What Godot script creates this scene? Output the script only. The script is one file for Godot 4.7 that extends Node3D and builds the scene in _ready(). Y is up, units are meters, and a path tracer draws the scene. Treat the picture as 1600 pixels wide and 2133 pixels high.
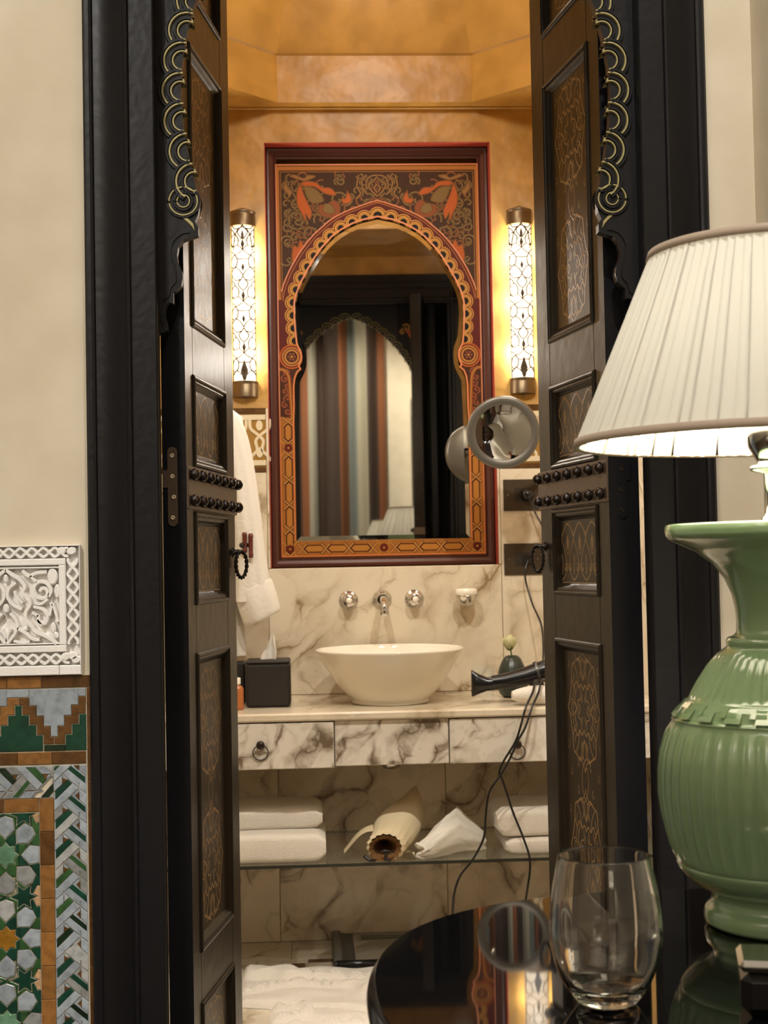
extends Node3D
# Hotel bathroom seen through carved double doors. World: y up, metres, camera looks along -z; the wall with the doors is z = -2.25, the mirror wall z = -4.6.

const FLAT := 0xFFFFFFFF
const DOOR_X := 0.152      # centre line of the doorway
const DOOR_Z := -2.25      # room face of the door wall
const BACK_Z := -4.6       # face of the mirror wall
const MIRROR_X := 0.242
var counts := {}
var M := {}

# ---------------------------------------------------------------- nodes
func numbered(parent: Node, called: String) -> String:
	var key := str(parent.get_instance_id()) + "/" + called
	var n: int = counts.get(key, 0)
	counts[key] = n + 1
	return called if n == 0 else "%s_%03d" % [called, n]

func obj(called: String, shape, m, parent: Node = self, at := Transform3D()) -> MeshInstance3D:
	var o := MeshInstance3D.new()
	o.name = numbered(parent, called)
	if shape is SurfaceTool:
		shape.generate_normals()
		o.mesh = shape.commit()
	else:
		o.mesh = shape
	o.material_override = m
	o.transform = at
	parent.add_child(o, true)
	return o

func tag(o: Node, label: String, category := "", group := "", kind := "") -> Node:
	if label: o.set_meta("label", label)
	if category: o.set_meta("category", category)
	if group: o.set_meta("group", group)
	if kind: o.set_meta("kind", kind)
	return o

func thing(called: String, label: String, category: String, at := Transform3D(), group := "") -> Node3D:
	var o := Node3D.new()
	o.name = numbered(self, called)
	o.transform = at
	add_child(o, true)
	tag(o, label, category, group)
	return o

func struct(called: String, label: String, shape, m, at := Transform3D()) -> Node3D:
	var o: Node3D
	if shape == null:
		o = Node3D.new()
		o.name = numbered(self, called)
		o.transform = at
		add_child(o, true)
	else:
		o = obj(called, shape, m, self, at)
	tag(o, label, "", "", "structure")
	return o

func copy_of(o: Node3D, at: Transform3D, label := "") -> Node3D:
	var c: Node3D = o.duplicate()
	var base := String(o.name).trim_suffix("_" + String(o.name).get_slice("_", String(o.name).get_slice_count("_") - 1)) if String(o.name).right(3).is_valid_int() else String(o.name)
	c.name = numbered(self, base)
	c.transform = at
	add_child(c, true)
	if label: c.set_meta("label", label)
	return c

# ---------------------------------------------------------------- materials
func mat(c: Color, rough := 0.6, metal := 0.0, more := {}) -> StandardMaterial3D:
	var m := StandardMaterial3D.new()
	m.albedo_color = c
	m.roughness = rough
	m.metallic = metal
	for k in more:
		m.set(k, more[k])
	return m

func rgb(r: float, g: float, b: float) -> Color:
	return Color(r / 255.0, g / 255.0, b / 255.0)

func noise(seed_: int, freq: float, octaves := 4, kind := FastNoiseLite.TYPE_SIMPLEX_SMOOTH) -> FastNoiseLite:
	var n := FastNoiseLite.new()
	n.seed = seed_
	n.frequency = freq
	n.noise_type = kind
	n.fractal_type = FastNoiseLite.FRACTAL_FBM if octaves > 1 else FastNoiseLite.FRACTAL_NONE
	n.fractal_octaves = octaves
	return n

func ramp_tex(n: FastNoiseLite, stops: Array, size := 512) -> NoiseTexture2D:
	var g := Gradient.new()
	g.offsets = PackedFloat32Array(stops.map(func(s): return s[0]))
	g.colors = PackedColorArray(stops.map(func(s): return s[1]))
	var t := NoiseTexture2D.new()
	t.width = size
	t.height = size
	t.seamless = true
	t.noise = n
	t.color_ramp = g
	return t

func bump_tex(n: FastNoiseLite, size := 512) -> NoiseTexture2D:
	var t := NoiseTexture2D.new()
	t.width = size
	t.height = size
	t.seamless = true
	t.noise = n
	return t

func tri_map(scale: float) -> Dictionary:
	return {"uv1_triplanar": true, "uv1_world_triplanar": true, "uv1_scale": Vector3.ONE * scale}

# ---------------------------------------------------------------- shapes (faces are given counter-clockwise and turned)
func st(smooth := false) -> SurfaceTool:
	var s := SurfaceTool.new()
	s.begin(Mesh.PRIMITIVE_TRIANGLES)
	s.set_smooth_group(0 if smooth else FLAT)
	return s

var uv_of = null
func tri(s: SurfaceTool, a: Vector3, b: Vector3, c: Vector3) -> void:
	if uv_of != null:
		for v in [a, c, b]:
			s.set_uv(uv_of.call(v))
			s.add_vertex(v)
		return
	s.add_vertex(a)
	s.add_vertex(c)
	s.add_vertex(b)

func quad(s: SurfaceTool, a: Vector3, b: Vector3, c: Vector3, d: Vector3) -> void:
	tri(s, a, b, c)
	tri(s, a, c, d)

func out_tri(s: SurfaceTool, a: Vector3, b: Vector3, c: Vector3, mid: Vector3) -> void:
	if (b - a).cross(c - a).dot((a + b + c) / 3.0 - mid) < 0.0:
		tri(s, a, c, b)
	else:
		tri(s, a, b, c)

func box(s: SurfaceTool, lo: Vector3, hi: Vector3, r := 0.0, xf := Transform3D()) -> void:
	var mid := (lo + hi) / 2.0
	var h := (hi - lo) / 2.0
	r = minf(r, minf(h.x, minf(h.y, h.z)) * 0.98)
	var cm := xf * mid
	var p := func(sx: int, sy: int, sz: int, on: int) -> Vector3:
		var v := Vector3(sx * (h.x - r), sy * (h.y - r), sz * (h.z - r))
		v[on] = [sx, sy, sz][on] * h[on]
		return xf * (mid + v)
	for axis in 3:
		for sg in [-1, 1]:
			var q := []
			for uv in [[-1, -1], [1, -1], [1, 1], [-1, 1]]:
				var k := [0, 0, 0]
				k[axis] = sg
				k[(axis + 1) % 3] = uv[0]
				k[(axis + 2) % 3] = uv[1]
				q.append(p.call(k[0], k[1], k[2], axis))
			out_tri(s, q[0], q[1], q[2], cm)
			out_tri(s, q[0], q[2], q[3], cm)
	if r <= 0.0:
		return
	for axis in 3:
		var b := (axis + 1) % 3
		var c := (axis + 2) % 3
		for sb in [-1, 1]:
			for sc in [-1, 1]:
				var k0 := [0, 0, 0]
				k0[axis] = -1
				k0[b] = sb
				k0[c] = sc
				var k1 := k0.duplicate()
				k1[axis] = 1
				var a0: Vector3 = p.call(k0[0], k0[1], k0[2], b)
				var a1: Vector3 = p.call(k1[0], k1[1], k1[2], b)
				var b0: Vector3 = p.call(k0[0], k0[1], k0[2], c)
				var b1: Vector3 = p.call(k1[0], k1[1], k1[2], c)
				out_tri(s, a0, a1, b1, cm)
				out_tri(s, a0, b1, b0, cm)
	for sx in [-1, 1]:
		for sy in [-1, 1]:
			for sz in [-1, 1]:
				out_tri(s, p.call(sx, sy, sz, 0), p.call(sx, sy, sz, 1), p.call(sx, sy, sz, 2), cm)

func box_of(lo: Vector3, hi: Vector3, r := 0.0, xf := Transform3D()) -> SurfaceTool:
	var s := st()
	box(s, lo, hi, r, xf)
	return s

func area2(p: PackedVector2Array) -> float:
	var a := 0.0
	for i in p.size():
		a += p[i].cross(p[(i + 1) % p.size()])
	return a / 2.0

func ccw(p: PackedVector2Array) -> PackedVector2Array:
	var q := p.duplicate()
	if area2(q) < 0.0:
		q.reverse()
	return q

func inset(p: PackedVector2Array, d: float) -> PackedVector2Array:
	var q := PackedVector2Array()
	var n := p.size()
	for i in n:
		var e0 := (p[i] - p[(i + n - 1) % n]).normalized()
		var e1 := (p[(i + 1) % n] - p[i]).normalized()
		var n0 := Vector2(-e0.y, e0.x)
		var n1 := Vector2(-e1.y, e1.x)
		var m := n0 + n1
		var k := maxf(m.length_squared() / 2.0, 0.35)
		q.append(p[i] + m * d / k)
	return q

func prism(s: SurfaceTool, poly: PackedVector2Array, z0: float, z1: float, bev := 0.0, xf := Transform3D(), back := false) -> void:
	var p := ccw(poly)
	var top := inset(p, bev) if bev > 0.0 else p
	var idx := Geometry2D.triangulate_polygon(top)
	var n := p.size()
	for i in range(0, idx.size(), 3):
		var a := top[idx[i]]
		var b := top[idx[i + 1]]
		var c := top[idx[i + 2]]
		if (b - a).cross(c - a) < 0.0:
			var t := b
			b = c
			c = t
		tri(s, xf * Vector3(a.x, a.y, z1), xf * Vector3(b.x, b.y, z1), xf * Vector3(c.x, c.y, z1))
		if back:
			tri(s, xf * Vector3(a.x, a.y, z0), xf * Vector3(c.x, c.y, z0), xf * Vector3(b.x, b.y, z0))
	for i in n:
		var j := (i + 1) % n
		var zm := z1 - bev
		var a0 := xf * Vector3(p[i].x, p[i].y, z0)
		var b0 := xf * Vector3(p[j].x, p[j].y, z0)
		var a1 := xf * Vector3(p[i].x, p[i].y, zm)
		var b1 := xf * Vector3(p[j].x, p[j].y, zm)
		quad(s, a0, b0, b1, a1)
		if bev > 0.0:
			quad(s, a1, b1, xf * Vector3(top[j].x, top[j].y, z1), xf * Vector3(top[i].x, top[i].y, z1))

func prism_of(poly: PackedVector2Array, z0: float, z1: float, bev := 0.0, xf := Transform3D(), back := false) -> SurfaceTool:
	var s := st()
	prism(s, poly, z0, z1, bev, xf, back)
	return s

func pv(a: Array) -> PackedVector2Array:      # flat list x, y, x, y ... to points
	var p := PackedVector2Array()
	for i in range(0, a.size(), 2):
		p.append(Vector2(a[i], a[i + 1]))
	return p

func smooth2(p: PackedVector2Array, k := 6) -> PackedVector2Array:    # Catmull-Rom through the points
	var q := PackedVector2Array()
	for i in p.size() - 1:
		var a := p[maxi(i - 1, 0)]
		var d := p[mini(i + 2, p.size() - 1)]
		for j in k:
			q.append(p[i].cubic_interpolate(p[i + 1], a, d, float(j) / k))
	q.append(p[p.size() - 1])
	return q

func smooth3(p: Array, k := 6) -> Array:
	var q := []
	for i in p.size() - 1:
		var a: Vector3 = p[maxi(i - 1, 0)]
		var d: Vector3 = p[mini(i + 2, p.size() - 1)]
		for j in k:
			q.append(p[i].cubic_interpolate(p[i + 1], a, d, float(j) / k))
	q.append(p[p.size() - 1])
	return q

func arc(c: Vector2, r: float, a0: float, a1: float, n := 16) -> PackedVector2Array:
	var p := PackedVector2Array()
	for i in n + 1:
		var t := lerpf(a0, a1, float(i) / n)
		p.append(c + Vector2(cos(t), sin(t)) * r)
	return p

func ribbon(s: SurfaceTool, p: PackedVector2Array, w: float, z0: float, z1: float, xf := Transform3D(), closed := false, top_share := 0.55) -> void:
	# a raised band of trapezoid section along a curve
	var n := p.size()
	var rows := []
	for i in n:
		var e0 := (p[i] - p[(i + n - 1) % n]) if (i > 0 or closed) else (p[1] - p[0])
		var e1 := (p[(i + 1) % n] - p[i]) if (i < n - 1 or closed) else (p[n - 1] - p[n - 2])
		e0 = e0.normalized()
		e1 = e1.normalized()
		var m := Vector2(-e0.y - e1.y, e0.x + e1.x)
		m = m / maxf(m.length_squared() / 2.0, 0.5) * (w / 2.0)
		var r := []
		for k in [[-1.0, z0], [-top_share, z1], [top_share, z1], [1.0, z0]]:
			var v: Vector2 = p[i] + m * k[0]
			r.append(xf * Vector3(v.x, v.y, k[1]))
		rows.append(r)
	for i in (n if closed else n - 1):
		var a: Array = rows[i]
		var b: Array = rows[(i + 1) % n]
		for k in 3:
			s.set_smooth_group(k + 1)
			quad(s, a[k], b[k], b[k + 1], a[k + 1])
	if not closed:
		s.set_smooth_group(FLAT)
		quad(s, rows[0][0], rows[0][1], rows[0][2], rows[0][3])
		var e: Array = rows[n - 1]
		quad(s, e[3], e[2], e[1], e[0])
	s.set_smooth_group(FLAT)

func lathe(s: SurfaceTool, prof: Array, n := 32, xf := Transform3D(), wobble = null) -> void:
	var pt := func(i: int, j: int) -> Vector3:
		var a := TAU * (j % n) / n
		var r: float = prof[i].x
		if wobble != null:
			r += wobble.call(a, prof[i].y)
		return xf * Vector3(r * cos(a), prof[i].y, r * sin(a))
	s.set_smooth_group(0)
	for i in prof.size() - 1:
		for j in n:
			var a: Vector3 = pt.call(i, j + 1)
			var b: Vector3 = pt.call(i, j)
			var c: Vector3 = pt.call(i + 1, j)
			var d: Vector3 = pt.call(i + 1, j + 1)
			if prof[i].x > 1e-6: tri(s, a, b, c)
			if prof[i + 1].x > 1e-6: tri(s, a, c, d)

func lathe_of(prof: Array, n := 32, xf := Transform3D(), wobble = null) -> SurfaceTool:
	var s := st(true)
	lathe(s, prof, n, xf, wobble)
	return s

func tube(s: SurfaceTool, p: Array, r, n := 8, closed := false) -> void:
	var rings := []
	var u := Vector3.ZERO
	var cnt := p.size()
	for i in cnt:
		var t: Vector3
		if closed:
			t = p[(i + 1) % cnt] - p[(i + cnt - 1) % cnt]
		else:
			t = p[mini(i + 1, cnt - 1)] - p[maxi(i - 1, 0)]
		t = t.normalized()
		if u == Vector3.ZERO:
			u = t.cross(Vector3.UP if absf(t.y) < 0.9 else Vector3.RIGHT)
		u = (u - t * u.dot(t)).normalized()
		var v := t.cross(u)
		var ring := []
		var rr: float = r[i] if r is Array else r
		for j in n:
			var a := TAU * j / n
			ring.append(p[i] + (u * cos(a) + v * sin(a)) * rr)
		rings.append(ring)
	s.set_smooth_group(0)
	for i in (cnt if closed else cnt - 1):
		var a: Array = rings[i]
		var b: Array = rings[(i + 1) % cnt]
		for j in n:
			quad(s, a[j], a[(j + 1) % n], b[(j + 1) % n], b[j])
	if not closed:
		for j in n:
			tri(s, p[0], rings[0][(j + 1) % n], rings[0][j])
			tri(s, p[cnt - 1], rings[cnt - 1][j], rings[cnt - 1][(j + 1) % n])

func tube_of(p: Array, r, n := 8, closed := false) -> SurfaceTool:
	var s := st(true)
	tube(s, p, r, n, closed)
	return s

func loft(s: SurfaceTool, rings: Array, cap := true) -> void:
	var n: int = rings[0].size()
	s.set_smooth_group(0)
	for i in rings.size() - 1:
		for j in n:
			quad(s, rings[i][j], rings[i][(j + 1) % n], rings[i + 1][(j + 1) % n], rings[i + 1][j])
	if cap:
		s.set_smooth_group(9)
		for e in [0, rings.size() - 1]:
			var mid := Vector3.ZERO
			for v in rings[e]:
				mid += v / n
			for j in n:
				if e == 0: tri(s, mid, rings[e][(j + 1) % n], rings[e][j])
				else: tri(s, mid, rings[e][j], rings[e][(j + 1) % n])

func sheet(s: SurfaceTool, nu: int, nv: int, f: Callable) -> void:
	var g := []
	for i in nu + 1:
		var row := []
		for j in nv + 1:
			row.append(f.call(float(i) / nu, float(j) / nv))
		g.append(row)
	s.set_smooth_group(0)
	for i in nu:
		for j in nv:
			quad(s, g[i][j], g[i + 1][j], g[i + 1][j + 1], g[i][j + 1])

func moulding(s: SurfaceTool, x0: float, x1: float, y0: float, y1: float, prof: Array, xf := Transform3D()) -> void:
	# a mitred frame: profile of (inset, height) run round a rectangle, outside in
	for k in prof.size() - 1:
		var a: Vector2 = prof[k]
		var b: Vector2 = prof[k + 1]
		var pa := [Vector3(x0 + a.x, y0 + a.x, a.y), Vector3(x1 - a.x, y0 + a.x, a.y), Vector3(x1 - a.x, y1 - a.x, a.y), Vector3(x0 + a.x, y1 - a.x, a.y)]
		var pb := [Vector3(x0 + b.x, y0 + b.x, b.y), Vector3(x1 - b.x, y0 + b.x, b.y), Vector3(x1 - b.x, y1 - b.x, b.y), Vector3(x0 + b.x, y1 - b.x, b.y)]
		for i in 4:
			var j := (i + 1) % 4
			quad(s, xf * pa[i], xf * pa[j], xf * pb[j], xf * pb[i])

func textured(p: Array, uv: Array) -> SurfaceTool:      # one quad with texture coordinates, corners counter-clockwise
	var s := st()
	for i in [0, 2, 1, 0, 3, 2]:
		s.set_uv(uv[i])
		s.add_vertex(p[i])
	return s

func at(x: float, y: float, z: float) -> Transform3D:
	return Transform3D(Basis(), Vector3(x, y, z))

func turned(x: float, y: float, z: float, deg: float) -> Transform3D:
	return Transform3D(Basis(Vector3.UP, deg_to_rad(deg)), Vector3(x, y, z))

# ---------------------------------------------------------------- painted pictures (inlay, painted wood)
class Canvas:
	var im: Image
	var k: float
	var left: float
	var top: float
	func _init(w: float, h: float, scale: float, l: float, t: float, base: Color) -> void:
		k = scale
		left = l
		top = t
		im = Image.create(int(w * k), int(h * k), false, Image.FORMAT_RGB8)
		im.fill(base)
	func dot(p: Vector2, r: float, c: Color) -> void:
		var x := (p.x - left) * k
		var y := (top - p.y) * k
		var rr := r * k
		for j in range(maxi(0, int(y - rr - 1)), mini(im.get_height(), int(y + rr + 2))):
			for i in range(maxi(0, int(x - rr - 1)), mini(im.get_width(), int(x + rr + 2))):
				var d := Vector2(i + 0.5 - x, j + 0.5 - y).length()
				var a := clampf(rr - d + 0.5, 0.0, 1.0)
				if a > 0.0:
					im.set_pixel(i, j, im.get_pixel(i, j).lerp(c, a))
	func line(p: PackedVector2Array, w: float, c: Color, closed := false) -> void:
		for i in (p.size() if closed else p.size() - 1):
			var a := p[i]
			var b := p[(i + 1) % p.size()]
			var n := maxi(1, int((b - a).length() * k / maxf(0.7, w * k * 0.3)))
			for j in n + 1:
				dot(a.lerp(b, float(j) / n), w / 2.0, c)
	func fill(p: PackedVector2Array, c: Color) -> void:
		var lo := 1e9
		var hi := -1e9
		for v in p:
			lo = minf(lo, (top - v.y) * k)
			hi = maxf(hi, (top - v.y) * k)
		for j in range(maxi(0, int(lo)), mini(im.get_height() - 1, int(hi)) + 1):
			var y := top - (j + 0.5) / k
			var xs := []
			for i in p.size():
				var a := p[i]
				var b := p[(i + 1) % p.size()]
				if (a.y <= y) != (b.y <= y):
					xs.append((a.x + (y - a.y) / (b.y - a.y) * (b.x - a.x) - left) * k)
			xs.sort()
			for i in range(0, xs.size() - 1, 2):
				var x0 := maxi(0, int(round(xs[i])))
				var x1 := mini(im.get_width(), int(round(xs[i + 1])))
				if x1 > x0:
					im.fill_rect(Rect2i(x0, j, x1 - x0, 1), c)
	func tex() -> ImageTexture:
		return ImageTexture.create_from_image(im)

func ell(c: Vector2, rx: float, ry: float, turn := 0.0, n := 20) -> PackedVector2Array:
	var p := PackedVector2Array()
	for i in n:
		var a := TAU * i / n
		p.append(c + Vector2(cos(a) * rx, sin(a) * ry).rotated(turn))
	return p

func mirrored(p: PackedVector2Array, x := 0.0) -> PackedVector2Array:
	var q := PackedVector2Array()
	for v in p:
		q.append(Vector2(2.0 * x - v.x, v.y))
	return q

func moved(p: PackedVector2Array, by: Vector2, scale := Vector2.ONE, turn := 0.0) -> PackedVector2Array:
	var q := PackedVector2Array()
	for v in p:
		q.append((v * scale).rotated(turn) + by)
	return q

func spiral(c: Vector2, r: float, a0: float, turns: float, n := 24) -> PackedVector2Array:
	var p := PackedVector2Array()
	for i in n + 1:
		var t := float(i) / n
		p.append(c + Vector2.from_angle(a0 + turns * TAU * t) * r * (1.0 - 0.85 * t))
	return p

func _ready() -> void:
	# ------------------------------------------------ camera, air, light
	var cam := Camera3D.new()
	cam.name = "camera"
	cam.position = Vector3(0, 1.19, 0)
	cam.rotation_degrees = Vector3(2.0, -3.0, -1.1)
	cam.fov = 39.14
	cam.near = 0.05
	cam.far = 60.0
	var lens := CameraAttributesPhysical.new()
	lens.frustum_focal_length = 33.76
	lens.frustum_focus_distance = 2.36
	lens.frustum_near = 0.05
	lens.frustum_far = 60.0
	lens.exposure_aperture = 9.5
	cam.attributes = lens
	cam.fov = 39.14
	add_child(cam)
	cam.current = true
	var env := Environment.new()
	env.background_mode = Environment.BG_COLOR
	env.background_color = Color(0, 0, 0)
	env.tonemap_mode = Environment.TONE_MAPPER_LINEAR
	env.tonemap_exposure = 1.0
	env.sdfgi_enabled = true
	env.ssao_enabled = true
	env.ssil_enabled = true
	var around := WorldEnvironment.new()
	around.name = "air"
	around.environment = env
	add_child(around)

	make_materials()
	# ------------------------------------------------ lamps that light the two rooms (their fittings hold the light)
	ceiling_globe("round opal globe lamp under the bedroom ceiling above the bed", Vector3(-2.3, 3.0, 1.0), 0.8, 0.16)
	ceiling_globe("round opal globe lamp under the bedroom ceiling by the striped curtain", Vector3(-1.6, 3.0, 1.9), 1.8, 0.16)
	down_light("recessed spot in the bedroom ceiling that washes the cream wall left of the doors", Vector3(-1.25, 3.499, 0.1), Vector3(-0.85, 1.55, -2.25), 7.0, 27.0, Color(1.0, 0.99, 0.965))
	down_light("recessed spot in the bedroom ceiling over the near table and green lamp", Vector3(0.36, 3.499, -0.95), Vector3(0.58, 1.2, -1.95), 5.2, 30.0, Color(1.0, 0.99, 0.97))
	down_light("recessed spot in the bedroom ceiling in front of the striped curtain", Vector3(0.05, 3.499, 1.9), Vector3(0.35, 1.7, 3.3), 9.0, 42.0, Color(1.0, 0.985, 0.95))
	dome_lantern()
	down_light("recessed ceiling spot in the bathroom soffit on the left, near the doors", Vector3(-0.12, 2.66, -2.85), Vector3(0.15, 0.9, -4.5), 2.25, 48.0, Color(1.0, 0.978, 0.925))
	down_light("recessed ceiling spot in the bathroom soffit on the right, near the doors", Vector3(0.60, 2.66, -2.85), Vector3(0.30, 0.9, -4.5), 2.25, 48.0, Color(1.0, 0.978, 0.925))

	# ------------------------------------------------ the setting
	bedroom()
	front_wall_tiles()
	door_frame()
	bathroom()
	# ------------------------------------------------ doors and things
	door_leaf(1.0, Transform3D(Basis(Vector3(0.1616, 0, -0.9869), Vector3.UP, Vector3(0.9869, 0, 0.1616)), Vector3(-0.1934, 0.015, -2.3)), 0.359)
	door_leaf(-1.0, Transform3D(Basis(Vector3(0.1566, 0, 0.9877), Vector3.UP, Vector3(-0.9877, 0, 0.1566)), Vector3(0.4847, 0.015, -2.3)), 0.352)
	wall_mirror()
	var s1 := sconce("bronze wall sconce with glowing pierced glass, left of the painted mirror", at(-0.195, 1.72, BACK_Z))
	sconce_copy(s1, "bronze wall sconce with glowing pierced glass, right of the painted mirror", at(0.697, 1.72, BACK_Z))
	vanity()
	wall_things()
	counter_things()
	shelf_things()
	floor_things()
	table_and_lamp()
	behind_the_camera()

func lin(m: StandardMaterial3D) -> StandardMaterial3D:
	return m

func make_materials() -> void:
	var grain := noise(3, 0.02, 4)
	var fine := noise(5, 0.08, 3)
	var fine_bump := bump_tex(fine, 256)
	var soft_bump := bump_tex(noise(8, 0.012, 4), 256)
	M.cream = mat(rgb(212, 200, 178), 0.75, 0.0, tri_map(1.3).merged({"albedo_texture": ramp_tex(grain, [[0.0, Color(0.95, 0.94, 0.92)], [1.0, Color(1, 1, 1)]], 256), "heightmap_enabled": true, "heightmap_texture": soft_bump, "heightmap_scale": 0.25}))
	M.stucco = mat(rgb(236, 232, 227), 0.85, 0.0, tri_map(9.0).merged({"heightmap_enabled": true, "heightmap_texture": fine_bump, "heightmap_scale": 0.03}))
	M.ochre = mat(rgb(177, 137, 66), 0.42, 0.0, tri_map(0.9).merged({"albedo_texture": ramp_tex(noise(11, 0.014, 5), [[0.0, Color(0.86, 0.83, 0.78)], [0.45, Color(0.94, 0.92, 0.89)], [0.62, Color(1, 0.98, 0.96)], [1.0, Color(1, 1, 1)]], 512), "heightmap_enabled": true, "heightmap_texture": bump_tex(noise(12, 0.02, 4), 256), "heightmap_scale": 0.5}))
	M.black = mat(rgb(21, 20, 22), 0.38, 0.0, tri_map(2.0).merged({"metallic_specular": 0.34, "heightmap_enabled": true, "heightmap_texture": fine_bump, "heightmap_scale": 0.04}))
	M.leaf = mat(rgb(40, 34, 26), 0.28, 0.0, tri_map(1.0).merged({"metallic_specular": 0.27, "uv1_scale": Vector3(9, 0.8, 9), "albedo_texture": ramp_tex(noise(14, 0.02, 4), [[0.0, Color(0.82, 0.8, 0.78)], [1.0, Color(1, 1, 1)]], 256), "heightmap_enabled": true, "heightmap_texture": fine_bump, "heightmap_scale": 0.05}))
	M.gold_line = mat(rgb(150, 138, 92), 0.5, 0.25)
	M.iron = mat(rgb(40, 31, 25), 0.18, 0.3)
	M.plate = mat(rgb(86, 70, 56), 0.4, 0.2)
	M.chrome = mat(rgb(200, 198, 192), 0.12, 1.0)
	M.bronze = mat(rgb(112, 96, 74), 0.38, 0.85)
	M.dark_bronze = mat(rgb(66, 52, 34), 0.45, 0.35)
	M.white_china = mat(rgb(236, 228, 212), 0.12)
	M.black_plastic = mat(rgb(16, 16, 17), 0.25)
	M.black_leather = mat(rgb(30, 24, 20), 0.6, 0.0, tri_map(12.0).merged({"heightmap_enabled": true, "heightmap_texture": fine_bump, "heightmap_scale": 0.04}))
	M.terry = mat(rgb(228, 220, 208), 0.95, 0.0, tri_map(7.0).merged({"rim_enabled": true, "rim": 0.4, "heightmap_enabled": true, "heightmap_texture": bump_tex(noise(21, 0.16, 2), 256), "heightmap_scale": 0.22}))
	M.cloth_white = mat(rgb(222, 216, 205), 0.9, 0.0, tri_map(5.0).merged({"rim_enabled": true, "rim": 0.3, "heightmap_enabled": true, "heightmap_texture": bump_tex(noise(22, 0.05, 3), 256), "heightmap_scale": 0.12}))
	M.linen = mat(rgb(214, 198, 164), 0.9, 0.0, tri_map(8.0).merged({"heightmap_enabled": true, "heightmap_texture": fine_bump, "heightmap_scale": 0.05}))
	M.grout = mat(rgb(196, 184, 162), 0.9)
	M.red_wood = mat(rgb(92, 34, 22), 0.45)
	M.liner = mat(rgb(150, 52, 30), 0.6)
	M.frame_wood = mat(rgb(70, 34, 24), 0.32, 0.0, tri_map(1.0).merged({"uv1_scale": Vector3(2, 14, 2), "heightmap_enabled": true, "heightmap_texture": soft_bump, "heightmap_scale": 0.12}))
	M.orange_line = mat(rgb(196, 112, 54), 0.4)
	M.glass = mat(Color(1, 1, 1, 0.0), 0.0, 0.0, {"refraction_enabled": true, "refraction_scale": 0.05, "transparency": BaseMaterial3D.TRANSPARENCY_ALPHA})
	M.pane = mat(Color(0.85, 0.92, 0.88, 0.12), 0.02, 0.0, {"transparency": BaseMaterial3D.TRANSPARENCY_ALPHA})
	M.lacquer = mat(rgb(10, 10, 11), 0.03, 0.0, {"metallic_specular": 0.85})
	M.lacquer_edge = mat(rgb(20, 19, 19), 0.14, 0.0, {"metallic_specular": 0.6})
	M.mirror = mat(rgb(224, 222, 214), 0.02, 1.0)
	M.magnifier = mat(rgb(235, 235, 235), 0.0, 1.0)
	M.green = mat(rgb(115, 139, 104), 0.14, 0.0, {"clearcoat_enabled": true, "clearcoat": 0.6, "clearcoat_roughness": 0.08})
	M.ribbon = mat(rgb(158, 140, 122), 0.8)
	M.shade = mat(rgb(198, 193, 181), 0.9, 0.0, {"backlight_enabled": true, "backlight": Color(0.165, 0.161, 0.147)})
	var soft := marble(31, 640, Color(0.87, 0.82, 0.73), Color(0.52, 0.43, 0.31), 0.66, 1.05, 1.0)
	var strong := marble(47, 640, Color(0.88, 0.85, 0.80), Color(0.40, 0.34, 0.27), 1.0, 0.77, 1.75)
	var bold := marble(59, 560, Color(0.86, 0.80, 0.70), Color(0.40, 0.32, 0.23), 0.95, 1.05, 0.8)
	for k in 5:
		M["marble%d" % k] = mat(Color.WHITE, 0.22, 0.0, {"uv1_triplanar": true, "uv1_world_triplanar": true, "uv1_scale": Vector3.ONE * 0.95, "uv1_offset": Vector3(0.37 * k, 0.53 * k, 0.21 * k), "albedo_texture": soft})
		M["broad%d" % k] = mat(Color.WHITE, 0.22, 0.0, {"uv1_triplanar": true, "uv1_world_triplanar": true, "uv1_scale": Vector3.ONE * 0.95, "uv1_offset": Vector3(0.23 * k + 0.1, 0.41 * k, 0.17 * k), "albedo_texture": bold})
		M["veined%d" % k] = mat(Color.WHITE, 0.22, 0.0, {"uv1_triplanar": true, "uv1_world_triplanar": true, "uv1_scale": Vector3.ONE * 1.3, "uv1_offset": Vector3(0.31 * k, 0.47 * k, 0.13 * k), "albedo_texture": strong})

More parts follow.
